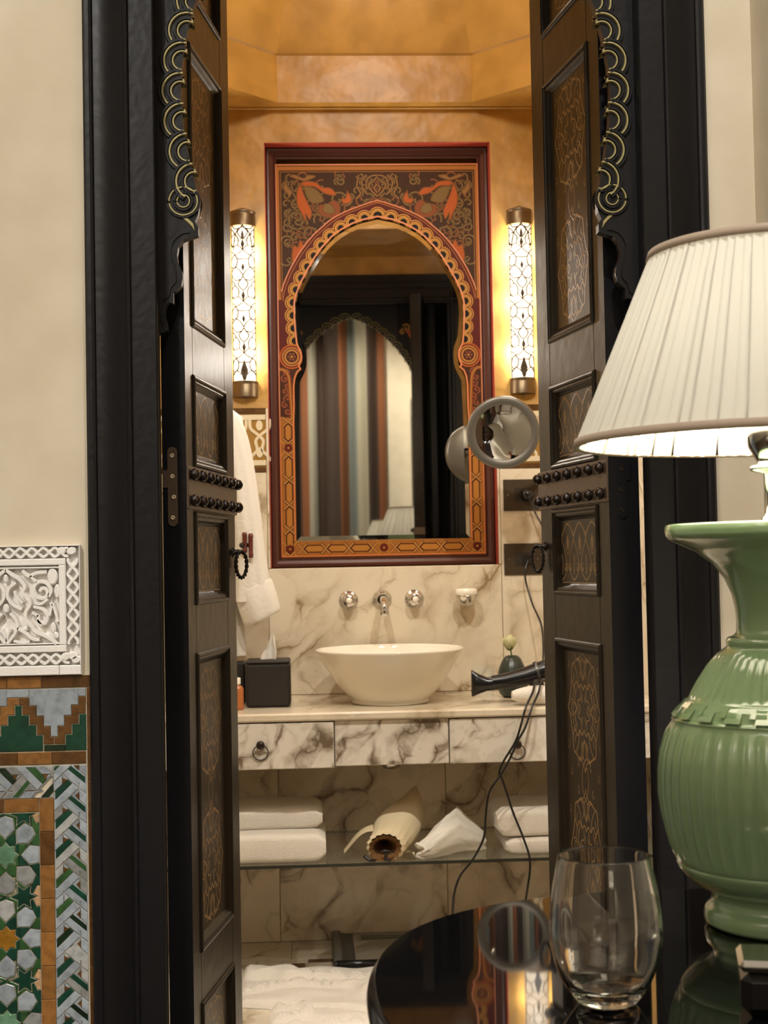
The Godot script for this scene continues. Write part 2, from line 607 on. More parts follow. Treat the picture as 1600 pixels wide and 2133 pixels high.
func marble(seed_: int, n: int, base: Color, vein: Color, amount: float, metres: float, busy: float) -> ImageTexture:
	# white stone with warped veins; crossfaded at its edges so that it wraps round
	var a := noise(seed_, 1.0, 3)
	var b := noise(seed_ + 1, 1.0, 3)
	var c := noise(seed_ + 2, 1.0, 4)
	var cell := FastNoiseLite.new()
	cell.seed = seed_ + 3
	cell.noise_type = FastNoiseLite.TYPE_CELLULAR
	cell.cellular_return_type = FastNoiseLite.RETURN_DISTANCE2_SUB
	cell.cellular_distance_function = FastNoiseLite.DISTANCE_EUCLIDEAN
	cell.cellular_jitter = 1.0
	cell.fractal_type = FastNoiseLite.FRACTAL_NONE
	cell.frequency = 1.0
	var f := func(x: float, y: float) -> float:
		var w := b.get_noise_2d(x * 3.0, y * 3.0)
		var v := b.get_noise_2d(x * 3.0 + 40.0, y * 3.0 + 9.0)
		var fx := c.get_noise_2d(x * 11.0, y * 11.0)
		var fy := c.get_noise_2d(x * 11.0 + 30.0, y * 11.0 + 8.0)
		var qx := x + w * 0.09 + fx * 0.022
		var qy := y + v * 0.09 + fy * 0.022
		# a diagonal band where the stone is broken up, and calm stone beside it
		var band := absf(a.get_noise_2d((x + y * 0.75 + w * 0.10) * 2.1, (y - x * 0.75) * 0.55))
		var mask := 1.0 - smoothstep(0.03, 0.26, band)
		var e1 := cell.get_noise_2d((qx + qy * 0.45) * 5.2, (qy - qx * 0.3) * 3.4) + 1.0
		var e2 := cell.get_noise_2d((qx + qy * 0.5) * 13.0 + 50.0, (qy - qx * 0.3) * 8.0) + 1.0
		var strength := smoothstep(-0.45, 0.35, b.get_noise_2d(x * 4.0 + 70.0, y * 4.0 + 20.0))
		var t := (1.0 - smoothstep(0.0, 0.05, e1)) * (0.16 + 0.62 * mask) * (0.25 + 0.75 * strength)
		t += pow(1.0 - smoothstep(0.0, 0.34, e1), 1.5) * (0.05 + 0.36 * mask)
		t += (1.0 - smoothstep(0.0, 0.07, e2)) * 0.42 * mask * mask * strength
		t += smoothstep(0.72, 0.98, mask) * 0.34 * (0.55 + 0.9 * fx)
		t += smoothstep(0.1, 0.5, fx + w * 0.8) * 0.10
		return maxf(t, 0.0)
	var bytes := PackedByteArray()
	bytes.resize(n * n * 3)
	var d := metres / n * busy
	var edge := int(n * 0.14)
	for j in n:
		var wy := clampf(1.0 - float(j) / edge, 0.0, 1.0)
		for i in n:
			var wx := clampf(1.0 - float(i) / edge, 0.0, 1.0)
			var t: float = f.call(i * d, j * d)
			if wx > 0.0:
				t = lerpf(t, f.call((i + n) * d, j * d), wx)
			if wy > 0.0:
				var u: float = f.call(i * d, (j + n) * d)
				if wx > 0.0:
					u = lerpf(u, f.call((i + n) * d, (j + n) * d), wx)
				t = lerpf(t, u, wy)
			var col := base.lerp(vein, clampf(t * amount, 0.0, 0.9))
			var k := (j * n + i) * 3
			bytes[k] = int(col.r * 255)
			bytes[k + 1] = int(col.g * 255)
			bytes[k + 2] = int(col.b * 255)
	return ImageTexture.create_from_image(Image.create_from_data(n, n, false, Image.FORMAT_RGB8, bytes))

func bulb_light(parent: Node, p: Vector3, energy: float, c: Color, size: float) -> OmniLight3D:
	var l := OmniLight3D.new()
	l.name = numbered(parent, "light")
	l.position = p
	l.light_energy = energy
	l.light_color = c
	l.light_size = size
	l.omni_range = 12.0
	l.omni_attenuation = 2.0
	l.shadow_enabled = true
	parent.add_child(l, true)
	return l

func ceiling_globe(label: String, p: Vector3, energy: float, r: float) -> void:
	var t := thing("ceiling_lamp", label, "lamp", Transform3D(Basis(), p))
	var prof := []
	for i in 17:
		var a := PI * (float(i) / 16 - 0.5)
		prof.append(Vector2(maxf(0.0, r * cos(a)), r * sin(a)))
	var glow := mat(rgb(255, 240, 215), 0.4, 0.0, {"emission_enabled": true, "emission": rgb(255, 232, 200), "emission_energy_multiplier": 1.5})
	obj("globe", lathe_of(prof, 24), glow, t)
	obj("rod", lathe_of([Vector2(0.01, r - 0.005), Vector2(0.01, 0.36), Vector2(0.06, 0.362), Vector2(0.06, 0.38), Vector2(0, 0.38)], 12), M.bronze, t)
	bulb_light(t, Vector3.ZERO, energy, Color(1.0, 0.985, 0.95), 0.14)

func dome_lantern() -> void:
	var t := thing("ceiling_lamp", "small pierced lantern hanging high inside the ochre bathroom dome", "lamp", at(0.234, 3.0, -3.7))
	var glow := mat(rgb(255, 230, 190), 0.4, 0.0, {"emission_enabled": true, "emission": rgb(255, 214, 150), "emission_energy_multiplier": 1.5})
	var prof := []
	for i in 13:
		var a := PI * (float(i) / 12 - 0.5)
		prof.append(Vector2(maxf(0.0, 0.09 * cos(a)), 0.11 * sin(a)))
	obj("globe", lathe_of(prof, 20), glow, t)
	obj("rod", lathe_of([Vector2(0.008, 0.105), Vector2(0.008, 0.44), Vector2(0, 0.441)], 10), M.bronze, t)
	bulb_light(t, Vector3.ZERO, 0.5, Color(1.0, 0.965, 0.92), 0.08)

func down_light(label: String, p: Vector3, aim: Vector3, energy: float, cone: float, tint: Color) -> void:
	var t := thing("ceiling_spotlight", label, "spotlight", Transform3D(Basis(), p))
	obj("ring", lathe_of([Vector2(0.036, -0.001), Vector2(0.040, -0.006), Vector2(0.046, -0.007), Vector2(0.049, -0.0005)], 28), M.bronze, t)
	obj("lamp_disc", lathe_of([Vector2(0.0, -0.004), Vector2(0.037, -0.004)], 24), mat(rgb(255, 240, 215), 0.5, 0.0, {"emission_enabled": true, "emission": rgb(255, 236, 206), "emission_energy_multiplier": 1.5}), t)
	var l := SpotLight3D.new()
	l.name = "light"
	l.light_energy = energy
	l.light_color = tint
	l.light_size = 0.03
	l.spot_angle = cone
	l.spot_angle_attenuation = 0.8
	l.spot_range = 12.0
	l.spot_attenuation = 2.0
	l.shadow_enabled = true
	t.add_child(l)
	l.position = Vector3(0, -0.012, 0)
	l.look_at_from_position(p + Vector3(0, -0.012, 0), aim)

# ---------------------------------------------------------------- the bedroom shell
func bedroom() -> void:
	struct("floor", "dark polished floor of the bedroom", box_of(Vector3(-3.4, -0.2, -2.46), Vector3(0.93, 0.0, 3.6)), mat(rgb(70, 52, 38), 0.4))
	struct("ceiling", "plain cream ceiling of the bedroom", box_of(Vector3(-3.4, 3.5, -2.45), Vector3(0.93, 3.7, 3.6)), M.cream)
	struct("wall_left", "cream plaster wall at the far left of the bedroom", box_of(Vector3(-3.4, 0, -2.25), Vector3(-3.2, 3.5, 3.6)), M.cream)
	struct("wall_right", "cream plaster side wall behind the table lamp", box_of(Vector3(0.722, 0, -2.25), Vector3(0.93, 3.5, 3.6)), M.cream)
	struct("wall_rear", "cream plaster wall opposite the bathroom doors", box_of(Vector3(-3.2, 0, 3.3), Vector3(0.722, 3.5, 3.5)), M.cream)
	var w := struct("wall_front", "cream plaster wall with carved stucco and mosaic tile round the bathroom doors", null, null)
	var s := st()
	box(s, Vector3(-3.4, 0, -2.45), Vector3(-0.298, 3.6, DOOR_Z))
	box(s, Vector3(0.63, 0, -2.45), Vector3(1.4, 3.6, DOOR_Z))
	box(s, Vector3(-0.298, 2.52, -2.45), Vector3(0.63, 3.6, DOOR_Z))
	obj("plaster", s, M.cream, w)
	# dark room door far along the right wall, seen in the mirror
	var d := struct("door_3", "tall dark wooden door far along the cream side wall", null, null)
	obj("panel", box_of(Vector3(0.69, 0, 1.95), Vector3(0.721, 2.42, 2.85), 0.006), M.black, d)
	obj("frame", box_of(Vector3(0.66, 0, 1.8), Vector3(0.7215, 2.58, 1.95), 0.01), M.black, d)
	obj("frame", box_of(Vector3(0.66, 0, 2.85), Vector3(0.7215, 2.58, 3.0), 0.01), M.black, d)
	obj("frame", box_of(Vector3(0.66, 2.42, 1.951), Vector3(0.7215, 2.58, 2.849), 0.01), M.black, d)

func z6(x: float, y: float) -> Vector2:     # stucco and tile drawing units on the left wall
	return Vector2(-0.4795 + x / 3.95 * 0.00075, 1.2283 - (1080.0 + y / 3.95 - 1133.0) * 0.00074)

func p6(a: Array) -> PackedVector2Array:
	var p := PackedVector2Array()
	for i in range(0, a.size(), 2):
		p.append(z6(a[i], a[i + 1]))
	return p

func z2(x: float, y: float) -> Vector2:
	return Vector2(-0.4795 + x / 3.81 * 0.00075, 1.2283 - (1580.0 + y / 3.81 - 1133.0) * 0.00074)

func p2(a: Array) -> PackedVector2Array:
	var p := PackedVector2Array()
	for i in range(0, a.size(), 2):
		p.append(z2(a[i], a[i + 1]))
	return p

var glaze_cache := {}
var rng: RandomNumberGenerator = RandomNumberGenerator.new()
func glaze(kind: String) -> StandardMaterial3D:
	var base: Color = {"brown": rgb(104, 70, 36), "amber": rgb(138, 95, 50), "grey": rgb(148, 156, 164), "pale": rgb(154, 155, 154), "green": rgb(22, 62, 47), "dark": rgb(24, 40, 26), "leaf": rgb(54, 92, 52), "mint": rgb(104, 146, 116), "ochre": rgb(160, 112, 36), "sand": rgb(196, 158, 118)}[kind]
	var k := kind + str(rng.randi() % 3)
	if not glaze_cache.has(k):
		var f := rng.randf_range(0.88, 1.1)
		glaze_cache[k] = mat(Color(base.r * f, base.g * f, base.b * f), 0.22, 0.0, tri_map(6.0).merged({"heightmap_enabled": true, "heightmap_texture": M.glaze_bump, "heightmap_scale": 0.06, "albedo_texture": M.glaze_tone}))
	return glaze_cache[k]

var tile_wall: Node3D
var tile_face := Transform3D()
func tile(poly: PackedVector2Array, kind: String, lift := 0.0) -> void:
	if poly.size() < 3 or absf(area2(poly)) < 4e-6:
		return
	var p := ccw(poly)
	obj("tile", prism_of(p, 0.0015, 0.0048 + lift + rng.randf() * 0.0006, 0.0007, tile_face), glaze(kind), tile_wall)

func rect(x0: float, y0: float, x1: float, y1: float) -> PackedVector2Array:
	return PackedVector2Array([Vector2(x0, y0), Vector2(x1, y0), Vector2(x1, y1), Vector2(x0, y1)])

func rect6(x0: float, y0: float, x1: float, y1: float) -> PackedVector2Array:
	var a := z6(x0, y0)
	var b := z6(x1, y1)
	return rect(minf(a.x, b.x), minf(a.y, b.y), maxf(a.x, b.x), maxf(a.y, b.y))

func rect2(x0: float, y0: float, x1: float, y1: float) -> PackedVector2Array:
	var a := z2(x0, y0)
	var b := z2(x1, y1)
	return rect(minf(a.x, b.x), minf(a.y, b.y), maxf(a.x, b.x), maxf(a.y, b.y))

func cut(pieces: Array, by: PackedVector2Array) -> Array:
	var left := []
	for p in pieces:
		for q in Geometry2D.clip_polygons(p, by):
			if not Geometry2D.is_polygon_clockwise(q):
				left.append(q)
	return left

func shrink(p: PackedVector2Array, d: float) -> Array:
	return Geometry2D.offset_polygon(ccw(p), -d)

func clipped_tiles(p: PackedVector2Array, within: PackedVector2Array, kind: String) -> void:
	for q in Geometry2D.intersect_polygons(p, within):
		tile(q, kind)

func front_wall_tiles() -> void:
	rng.seed = 77
	M.glaze_bump = bump_tex(noise(41, 0.02, 3), 256)
	M.glaze_tone = ramp_tex(noise(42, 0.03, 4), [[0.0, Color(0.8, 0.8, 0.8)], [0.6, Color(0.97, 0.97, 0.97)], [1.0, Color(1, 1, 1)]], 256)
	var w := get_node("wall_front")
	tile_wall = w
	tile_face = at(0, 0, DOOR_Z)
	var face := tile_face
	var xr := z6(750, 0).x
	var xl := -0.62
	# bed of grout below the stucco
	obj("grout", box_of(Vector3(xl, 0.02, DOOR_Z - 0.01), Vector3(xr, z6(0, 1290).y, DOOR_Z + 0.003)), M.grout, w)
	obj("dado", box_of(Vector3(-3.2, 0.0, DOOR_Z - 0.01), Vector3(xl, z6(0, 1290).y, DOOR_Z + 0.004)), glaze("grey"), w)
	# --- carved stucco panel
	var sp := obj("stucco_panel", box_of(Vector3(xl, z6(0, 1285).y, DOOR_Z - 0.01), Vector3(z6(668, 0).x, z6(0, 222).y, DOOR_Z + 0.0015)), M.stucco, w)
	var fr := st()
	for r in [[-700, 330, 552, 385], [-700, 398, 498, 412], [-700, 1042, 552, 1098], [-700, 1022, 498, 1034], [497, 386, 552, 1041], [-700, 1206, 492, 1285], [496, 1206, 668, 1285], [-700, 222, 668, 230], [660, 231, 668, 1205]]:
		prism(fr, rect6(r[0], r[1], r[2], r[3]), 0.0, 0.013, 0.0012, face)
	obj("stucco_frame", fr, M.stucco, sp)
	var braid := st()
	for ph in [0, 1]:
		var top := PackedVector2Array()
		var low := PackedVector2Array()
		var x := -560.0
		var k := 0
		while x < 560.0:
			var up := 1.0 if (k + ph) % 2 == 0 else -1.0
			top.append(z6(x, 279 + 30 * up))
			top.append(z6(x + 30, 279 + 30 * up))
			low.append(z6(x, 1152 + 30 * up))
			low.append(z6(x + 30, 1152 + 30 * up))
			x += 92.0
			k += 1
		ribbon(braid, smooth2(top, 3), 0.0066, 0.0, 0.0118 + 0.0008 * ph, face)
		ribbon(braid, smooth2(low, 3), 0.0066, 0.0, 0.0118 + 0.0008 * ph, face)
		var side := PackedVector2Array()
		var y := 330.0
		k = 0
		while y < 1110.0:
			var out := 1.0 if (k + ph) % 2 == 0 else -1.0
			side.append(z6(608 + 33 * out, y))
			side.append(z6(608 + 33 * out, y + 34))
			y += 112.0
			k += 1
		ribbon(braid, smooth2(side, 3), 0.0068, 0.0, 0.0118 + 0.0008 * ph, face)
	for c in [[600, 272], [520, 268], [604, 1130], [545, 1135], [630, 1160]]:
		prism(braid, ell(z6(c[0], c[1]), 0.0075, 0.0062, 0.3, 14), 0.0, 0.0124, 0.0014, face)
	obj("stucco_braid", braid, M.stucco, sp)
	var carve := st()
	var curves := [
		[9.0, 72, 416, 130, 462, 185, 500, 222, 556, 205, 605, 240, 650, 265, 700, 228, 765, 232, 832, 272, 876, 305, 925, 380, 962, 440, 1000, 474, 1034],
		[8.0, 152, 522, 98, 566, 86, 640, 128, 702, 196, 742], [6.5, 140, 590, 160, 640, 205, 690],
		[8.0, 104, 772, 146, 822, 162, 890, 118, 968, 78, 1020], [8.0, 162, 896, 228, 938, 288, 988, 338, 992],
		[9.0, 415, 640, 432, 585, 395, 530, 335, 520, 295, 565, 310, 630, 365, 655, 405, 625, 395, 580, 358, 575, 345, 600],
		[8.5, 205, 425, 258, 470, 320, 445, 400, 440], [7.5, 268, 470, 300, 505, 320, 520], [8.5, 292, 722, 362, 742, 402, 800, 384, 858, 335, 842, 330, 790],
		[7.0, 425, 690, 436, 720, 418, 800], [7.0, 445, 700, 470, 780, 486, 850], [7.5, 300, 690, 350, 700, 405, 660], [6.5, 280, 770, 330, 800], [6.5, 320, 830, 360, 880],
		[6.0, 130, 1000, 200, 1018, 260, 1008], [6.0, 40, 900, 60, 950, 70, 1000]]
	for c in curves:
		var pts := smooth2(p6(c.slice(1)), 5)
		for q in [pts, mirrored(pts, z6(72, 0).x)]:
			ribbon(carve, q, c[0] * 0.00095, 0.0, 0.0128, face)
	for e in [[72, 490, 20, 36, 0.0], [72, 735, 26, 40, 0.0], [446, 480, 42, 68, 0.0], [447, 900, 22, 45, 0.0], [482, 602, 24, 60, 0.0], [225, 905, 18, 20, 0.3], [470, 960, 20, 30, 0.4]]:
		var q := ell(z6(e[0], e[1]), e[2] * 0.00019, e[3] * 0.00019, e[4], 16)
		prism(carve, q, 0.0, 0.0122, 0.002, face)
		if e[0] > 100:
			prism(carve, mirrored(q, z6(72, 0).x), 0.0, 0.0122, 0.002, face)
	obj("stucco_carving", carve, M.stucco, sp)
	# --- rows of bricks
	var x6 := 620.0
	tile(rect6(620, 1292, 750, 1390), "brown")
	while x6 > -560.0:
		tile(rect6(x6 - 276, 1292, x6 - 4, 1390), "brown" if rng.randf() < 0.6 else "amber")
		x6 -= 276.0
	x6 = 695.0
	while x6 > -560.0:
		tile(rect6(x6 - 274, 1915, x6 - 3, 2013), "brown" if rng.randf() < 0.6 else "amber")
		x6 -= 274.0
	var y6 := 1396.0
	while z6(0, y6).y > 0.45:
		tile(rect6(704, y6, 750, y6 + 248), "brown")
		y6 += 252.0
	# --- stepped band
	var band := rect6(-620, 1398, 696, 1908)
	for n in [-2, -1, 0, 1]:
		var dx: float = 155.0 + 570.0 * n
		var green := []
		for q in [[25, 1532], [25, 1612], [82, 1612], [82, 1692], [140, 1692], [140, 1777], [193, 1777], [193, 1904]]:
			green.append_array([dx + q[0], q[1]])
		for q in [[193, 1904], [193, 1777], [140, 1777], [140, 1692], [82, 1692], [82, 1612], [25, 1612], [25, 1532]]:
			green.append_array([dx - q[0], q[1]])
		clipped_tiles(p6(green), band, "green")
		var gx := dx + 285.0
		var grey := []
		for q in [[194, 1400], [194, 1532], [138, 1532], [138, 1617], [81, 1617], [81, 1702], [27, 1702], [27, 1788]]:
			grey.append_array([gx + q[0], q[1]])
		for q in [[27, 1788], [27, 1702], [81, 1702], [81, 1617], [138, 1617], [138, 1532], [194, 1532], [194, 1400]]:
			grey.append_array([gx - q[0], q[1]])
		clipped_tiles(p6(grey), band, "grey")
		for sg in [1.0, -1.0]:
			var stair := []
			for q in [[3, 1470], [86, 1470], [86, 1538], [143, 1538], [143, 1623], [200, 1623], [200, 1708], [254, 1708], [254, 1795], [282, 1795], [282, 1850], [200, 1850], [200, 1770], [147, 1770], [147, 1685], [89, 1685], [89, 1605], [32, 1605], [32, 1525], [3, 1525]]:
				stair.append_array([dx + sg * q[0], q[1]])
			clipped_tiles(p6(stair), band, "amber" if rng.randf() < 0.4 else "brown")
		clipped_tiles(rect6(dx - 92, 1400, dx + 84, 1464), band, "grey")
		clipped_tiles(rect6(gx - 82, 1857, gx + 88, 1905), band, "dark")
	# --- woven band, across the top and down the side
	var lower_end := 3200.0
	braid_tiles(func(a, b): return z2(418.0 + b, a), rect2(418, 50, 668, lower_end), 20.0, lower_end)
	braid_tiles(func(a, b): return z2(412.0 - a, 50.0 + b), rect2(-520, 50, 412, 300), -90.0, 960.0)
	# --- brown frame of the star field
	var xx := 303.0
	while xx > -520.0:
		tile(rect2(xx - 270, 305, xx - 3, 408), "brown" if rng.randf() < 0.6 else "amber")
		xx -= 272.0
	var yy := 305.0
	while yy < lower_end:
		tile(rect2(306, yy, 415, yy + 258), "brown" if rng.randf() < 0.5 else "amber")
		yy += 262.0
	# --- star field: eight-pointed stars, grey petals, dark six-pointed stars, green slips between
	var field := rect2(-420, 413, 302, lower_end)
	var rest := [ccw(field)]
	var grout := 0.0007
	var pieces := []
	for col in [40.0, -360.0]:
		for row in range(0, 6):
			var c := Vector2(col, 90.0 + 652.0 * row)
			var star := PackedVector2Array()
			for i in 16:
				star.append(Vector2.from_angle(TAU * i / 16) * (103.0 if i % 2 == 0 else 74.0) + c)
			pieces.append([star, ["ochre", "mint"][row % 2]])
			for i in 8:
				var petal := PackedVector2Array()
				for q in [[-85, 0], [-15, 74], [70, 62], [92, 0], [70, -62], [-15, -74]]:
					petal.append(Vector2(q[0] + 208, q[1]).rotated(TAU * i / 8) * Vector2(0.96, 1.03) + c)
				pieces.append([petal, "grey" if rng.randf() < 0.6 else "pale"])
			for sx in [138.0, -138.0]:
				var six := PackedVector2Array()
				for i in 12:
					six.append(Vector2.from_angle(TAU * i / 12) * (108.0 if i % 2 == 0 else 55.0) + c + Vector2(sx, 326))
				pieces.append([six, "green"])
			pieces.append([PackedVector2Array([c + Vector2(200, 326), c + Vector2(240, 240), c + Vector2(268, 250), c + Vector2(268, 400), c + Vector2(235, 405)]), "sand"])
	for n in pieces.size():
		var pc: Array = pieces[n]
		var metric := PackedVector2Array()
		for v in pc[0]:
			metric.append(z2(v.x, v.y))
		metric = ccw(metric)
		for q in Geometry2D.intersect_polygons(metric, field):
			var placed := [q]
			for k in n:          # a piece yields to those laid before it
				placed = cut(placed, pieces[k][2])
			for w2 in placed:
				for r in shrink(w2, grout):
					tile(r, pc[1])
		pc.append(metric)
		for g in Geometry2D.offset_polygon(metric, grout * 0.4):
			rest = cut_apart(rest, g)
	for gx in range(-460, 320, 100):
		for gy in range(-73, 3300, 163):
			var cell := rect2(gx, gy, gx + 100, gy + 163)
			for q in rest:
				for k in Geometry2D.intersect_polygons(q, cell):
					for r in shrink(k, grout * 0.45):
						tile(r, "green" if rng.randf() < 0.65 else "leaf")

func cut_apart(pieces: Array, by: PackedVector2Array) -> Array:
	# like cut(), but a piece that would get a hole is first split through the middle of the hole
	var left := []
	for p in pieces:
		var got := Geometry2D.clip_polygons(p, by)
		var holed := false
		for q in got:
			if Geometry2D.is_polygon_clockwise(q):
				holed = true
		if not holed:
			left.append_array(got)
			continue
		var mid := Vector2.ZERO
		for v in by:
			mid += v / by.size()
		for half in [rect(mid.x - 2.0, mid.y - 2.0, mid.x, mid.y + 2.0), rect(mid.x, mid.y - 2.0, mid.x + 2.0, mid.y + 2.0)]:
			for q in Geometry2D.intersect_polygons(p, half):
				for k in Geometry2D.clip_polygons(q, by):
					if not Geometry2D.is_polygon_clockwise(k):
						left.append(k)
	return left

func braid_tiles(place: Callable, band: PackedVector2Array, from: float, to: float) -> void:
	var whole := ccw(band)
	var greys := [whole]
	var t := from
	while t < to:
		var parts := [
			[[12, 62, 12, -4, 108, -92, 140, -62], "leaf" if rng.randf() < 0.35 else ("dark" if rng.randf() < 0.4 else "green")],
			[[107, 60, 137, 35, 244, 125, 244, 178], "dark" if rng.randf() < 0.4 else ("leaf" if rng.randf() < 0.3 else "green")],
			[[66, 125, 110, 145, 66, 175], "brown"], [[194, 8, 162, 36, 194, 70], "brown"]]
		for pt in parts:
			var q := PackedVector2Array()
			for i in range(0, 8 if pt[0].size() == 8 else 6, 2):
				q.append(place.call(t + pt[0][i + 1], float(pt[0][i])))
			q = ccw(q)
			for r in Geometry2D.intersect_polygons(q, whole):
				tile(r, pt[1], 0.0003)
			for g in Geometry2D.offset_polygon(q, 0.0006):
				greys = cut(greys, g)
		for l in [[0, 158, 66, 98, 192, -18], [66, 98, 150, 175, 252, 262], [192, -60, 192, 70, 252, 128], [66, 90, 66, 185, 0, 240]]:
			var q := PackedVector2Array()
			for i in range(0, 6, 2):
				q.append(place.call(t + l[i + 1], float(l[i])))
			for g in Geometry2D.offset_polyline(q, 0.00045):
				greys = cut(greys, g)
		t += 232.0
	for g in greys:
		tile(g, "grey" if rng.randf() < 0.6 else "pale")

# ---------------------------------------------------------------- black door frame with its carved arch
func door_frame() -> void:
	var prof := [Vector2(0.0, -0.012), Vector2(0.0, 0.03), Vector2(0.002, 0.032), Vector2(0.038, 0.032), Vector2(0.040, 0.038), Vector2(0.043, 0.040), Vector2(0.046, 0.038), Vector2(0.048, 0.031)]
	for i in 9:
		var a := float(i) / 8
		prof.append(Vector2(0.050 + 0.046 * a, 0.029 - 0.020 * sin(a * PI / 2)))
	prof.append_array([Vector2(0.098, 0.0125), Vector2(0.102, 0.0145), Vector2(0.108, 0.0145), Vector2(0.112, 0.010), Vector2(0.112, -0.002)])
	var w := 0.38
	var h := 2.47
	var sides := [st(true), st(true), st(true)]
	for k in prof.size() - 1:
		var a: Vector2 = prof[k]
		var b: Vector2 = prof[k + 1]
		var sg := 0 if k >= 7 and k < 16 else FLAT
		var L := func(o: Vector2, y: float) -> Vector3: return Vector3(DOOR_X - w - o.x, y, DOOR_Z + o.y)
		var R := func(o: Vector2, y: float) -> Vector3: return Vector3(DOOR_X + w + o.x, y, DOOR_Z + o.y)
		for s in sides:
			s.set_smooth_group(sg)
		quad(sides[0], L.call(b, 0.0), L.call(a, 0.0), L.call(a, h + a.x), L.call(b, h + b.x))
		quad(sides[1], R.call(a, 0.0), R.call(b, 0.0), R.call(b, h + b.x), R.call(a, h + a.x))
		quad(sides[2], L.call(a, h + a.x), R.call(a, h + a.x), R.call(b, h + b.x), L.call(b, h + b.x))
	struct("trim_1", "black moulded door casing on the left, beside the mosaic wall", sides[0], M.black)
	struct("trim_2", "black moulded door casing on the right, behind the table lamp", sides[1], M.black)
	struct("trim_3", "black moulded head casing over the arched doorway", sides[2], M.black)
	# bathroom-side casing
	var bs := st()
	for sg in [-1.0, 1.0]:
		var e := 0.475 if sg > 0 else 0.445
		for q in [[0.0, 0.105, 0.012], [0.004, 0.020, 0.024], [0.072, 0.100, 0.024]]:
			box(bs, Vector3(DOOR_X + minf(sg * (e + q[0]), sg * (e + q[1])), 0.0, -2.475 - q[2]), Vector3(DOOR_X + maxf(sg * (e + q[0]), sg * (e + q[1])), 2.56, -2.47), 0.003)
	for q in [[2.43, 2.57, 0.012], [2.44, 2.455, 0.025], [2.50, 2.53, 0.025]]:
		box(bs, Vector3(DOOR_X - 0.55, q[0], -2.475 - q[2]), Vector3(DOOR_X + 0.55, q[1], -2.469), 0.003)
	struct("trim_4", "black moulded casing on the bathroom side of the doorway", bs, M.black)
	# jamb lining set back behind the hinges
	var jl := st()
	box(jl, Vector3(-0.298, 0, -2.47), Vector3(-0.285, 2.5, -2.252))
	box(jl, Vector3(0.617, 0, -2.47), Vector3(0.63, 2.5, -2.252))
	box(jl, Vector3(-0.285, 2.475, -2.47), Vector3(0.617, 2.519, -2.252))
	struct("trim_5", "black lining of the door reveal", jl, M.black)
	# arch board
	var half := PackedVector2Array()
	var foot := [0.3866, 1.5536, 0.374, 1.5556, 0.3669, 1.5593, 0.3677, 1.5692, 0.371, 1.5844, 0.3695, 1.597, 0.3654, 1.6027, 0.3576, 1.6016, 0.3576, 1.6184, 0.3538, 1.621, 0.3453, 1.6298, 0.3425, 1.6423, 0.3438, 1.6527, 0.350, 1.6677, 0.3512, 1.6777, 0.349, 1.6903, 0.3412, 1.7017, 0.331, 1.705, 0.3223, 1.708, 0.3175, 1.7095, 0.3172, 1.722, 0.3225, 1.7305, 0.3175, 1.7405, 0.3150, 1.755, 0.3152, 1.768, 0.3195, 1.7815, 0.3225, 1.7955, 0.3300, 1.830, 0.3385, 1.880]
	half.append_array(pv(foot))
	var n := 30
	for i in n + 1:
		var t := float(i) / n
		half.append(Vector2(arch_half(1.931 + 0.47 * t), 1.931 + 0.47 * t))
	half.append_array(pv([0.0, 2.475, 0.388, 2.475]))
	var bd := st()
	var fx := at(DOOR_X, 0, DOOR_Z - 0.006)
	prism(bd, half, -0.022, 0.0, 0.0, fx, true)
	prism(bd, mirrored(half), -0.022, 0.0, 0.0, fx, true)
	var board := struct("trim_6", "black carved arch board with gilt scalloped edge inside the door frame", null, null)
	obj("arch_board", bd, M.black, board)
	# scallops on both faces
	var spots := []
	var path := PackedVector2Array()
	for i in range(25, half.size() - 2):
		path.append(half[i])
	var gone := 0.0
	var next := 0.012
	for i in path.size() - 1:
		var step := path[i].distance_to(path[i + 1])
		while next <= gone + step:
			var p := path[i].lerp(path[i + 1], (next - gone) / step)
			spots.append([p, (path[i + 1] - path[i]).normalized()])
			next += 0.0485
		gone += step
	for face in 2:
		var xf := fx if face == 0 else Transform3D(Basis(Vector3.UP, PI), Vector3(DOOR_X, 0, DOOR_Z - 0.028))
		for sg in [1.0, -1.0]:
			for sp in spots:
				var c: Vector2 = sp[0]
				var along: Vector2 = sp[1]
				var a := along.angle()          # running up the edge; outward is to its right
				var up_end := a + 0.12
				var ring := arc(c, 0.033, a - 0.05, a - PI * 0.76, 16)
				var gold := arc(c, 0.0285, up_end, a - PI * 0.755, 18)
				var ring2 := arc(c, 0.0195, up_end, a - PI * 0.98, 14)
				var hook := arc(c, 0.0150, up_end + 0.25, a - PI * 1.0, 14)
				hook.insert(0, c + (along * 0.0185 + Vector2(along.y, -along.x) * -0.004))
				for q in [[ring, 0.0060, 0.0050, M.black, "scallop_ridge"], [gold, 0.0042, 0.0042, M.gold_line, "scallop_gilding"], [ring2, 0.0055, 0.0045, M.black, "scallop_ridge"], [hook, 0.0036, 0.0040, M.gold_line, "scallop_gilding"]]:
					var s := st()
					ribbon(s, q[0] if sg > 0 else mirrored(q[0]), q[1], -0.001, q[2], xf)
					obj(q[4], s, q[3], board)
			var sc := Vector2(0.3400, 1.7625)
			for q in [[0.0258, 0.0045, M.black, "scroll_ridge"], [0.0222, 0.0036, M.gold_line, "scroll_gilding"], [0.0140, 0.0055, M.black, "scroll_ridge"], [0.0098, 0.0030, M.gold_line, "scroll_gilding"]]:
				var s := st()
				ribbon(s, moved(arc(Vector2.ZERO, q[0], 0, TAU * 0.97, 30), sc, Vector2(sg, 1)) if sg > 0 else mirrored(moved(arc(Vector2.ZERO, q[0], 0, TAU * 0.97, 30), sc)), q[1], -0.001, 0.0032, xf)
				obj(q[3], s, q[2], board)
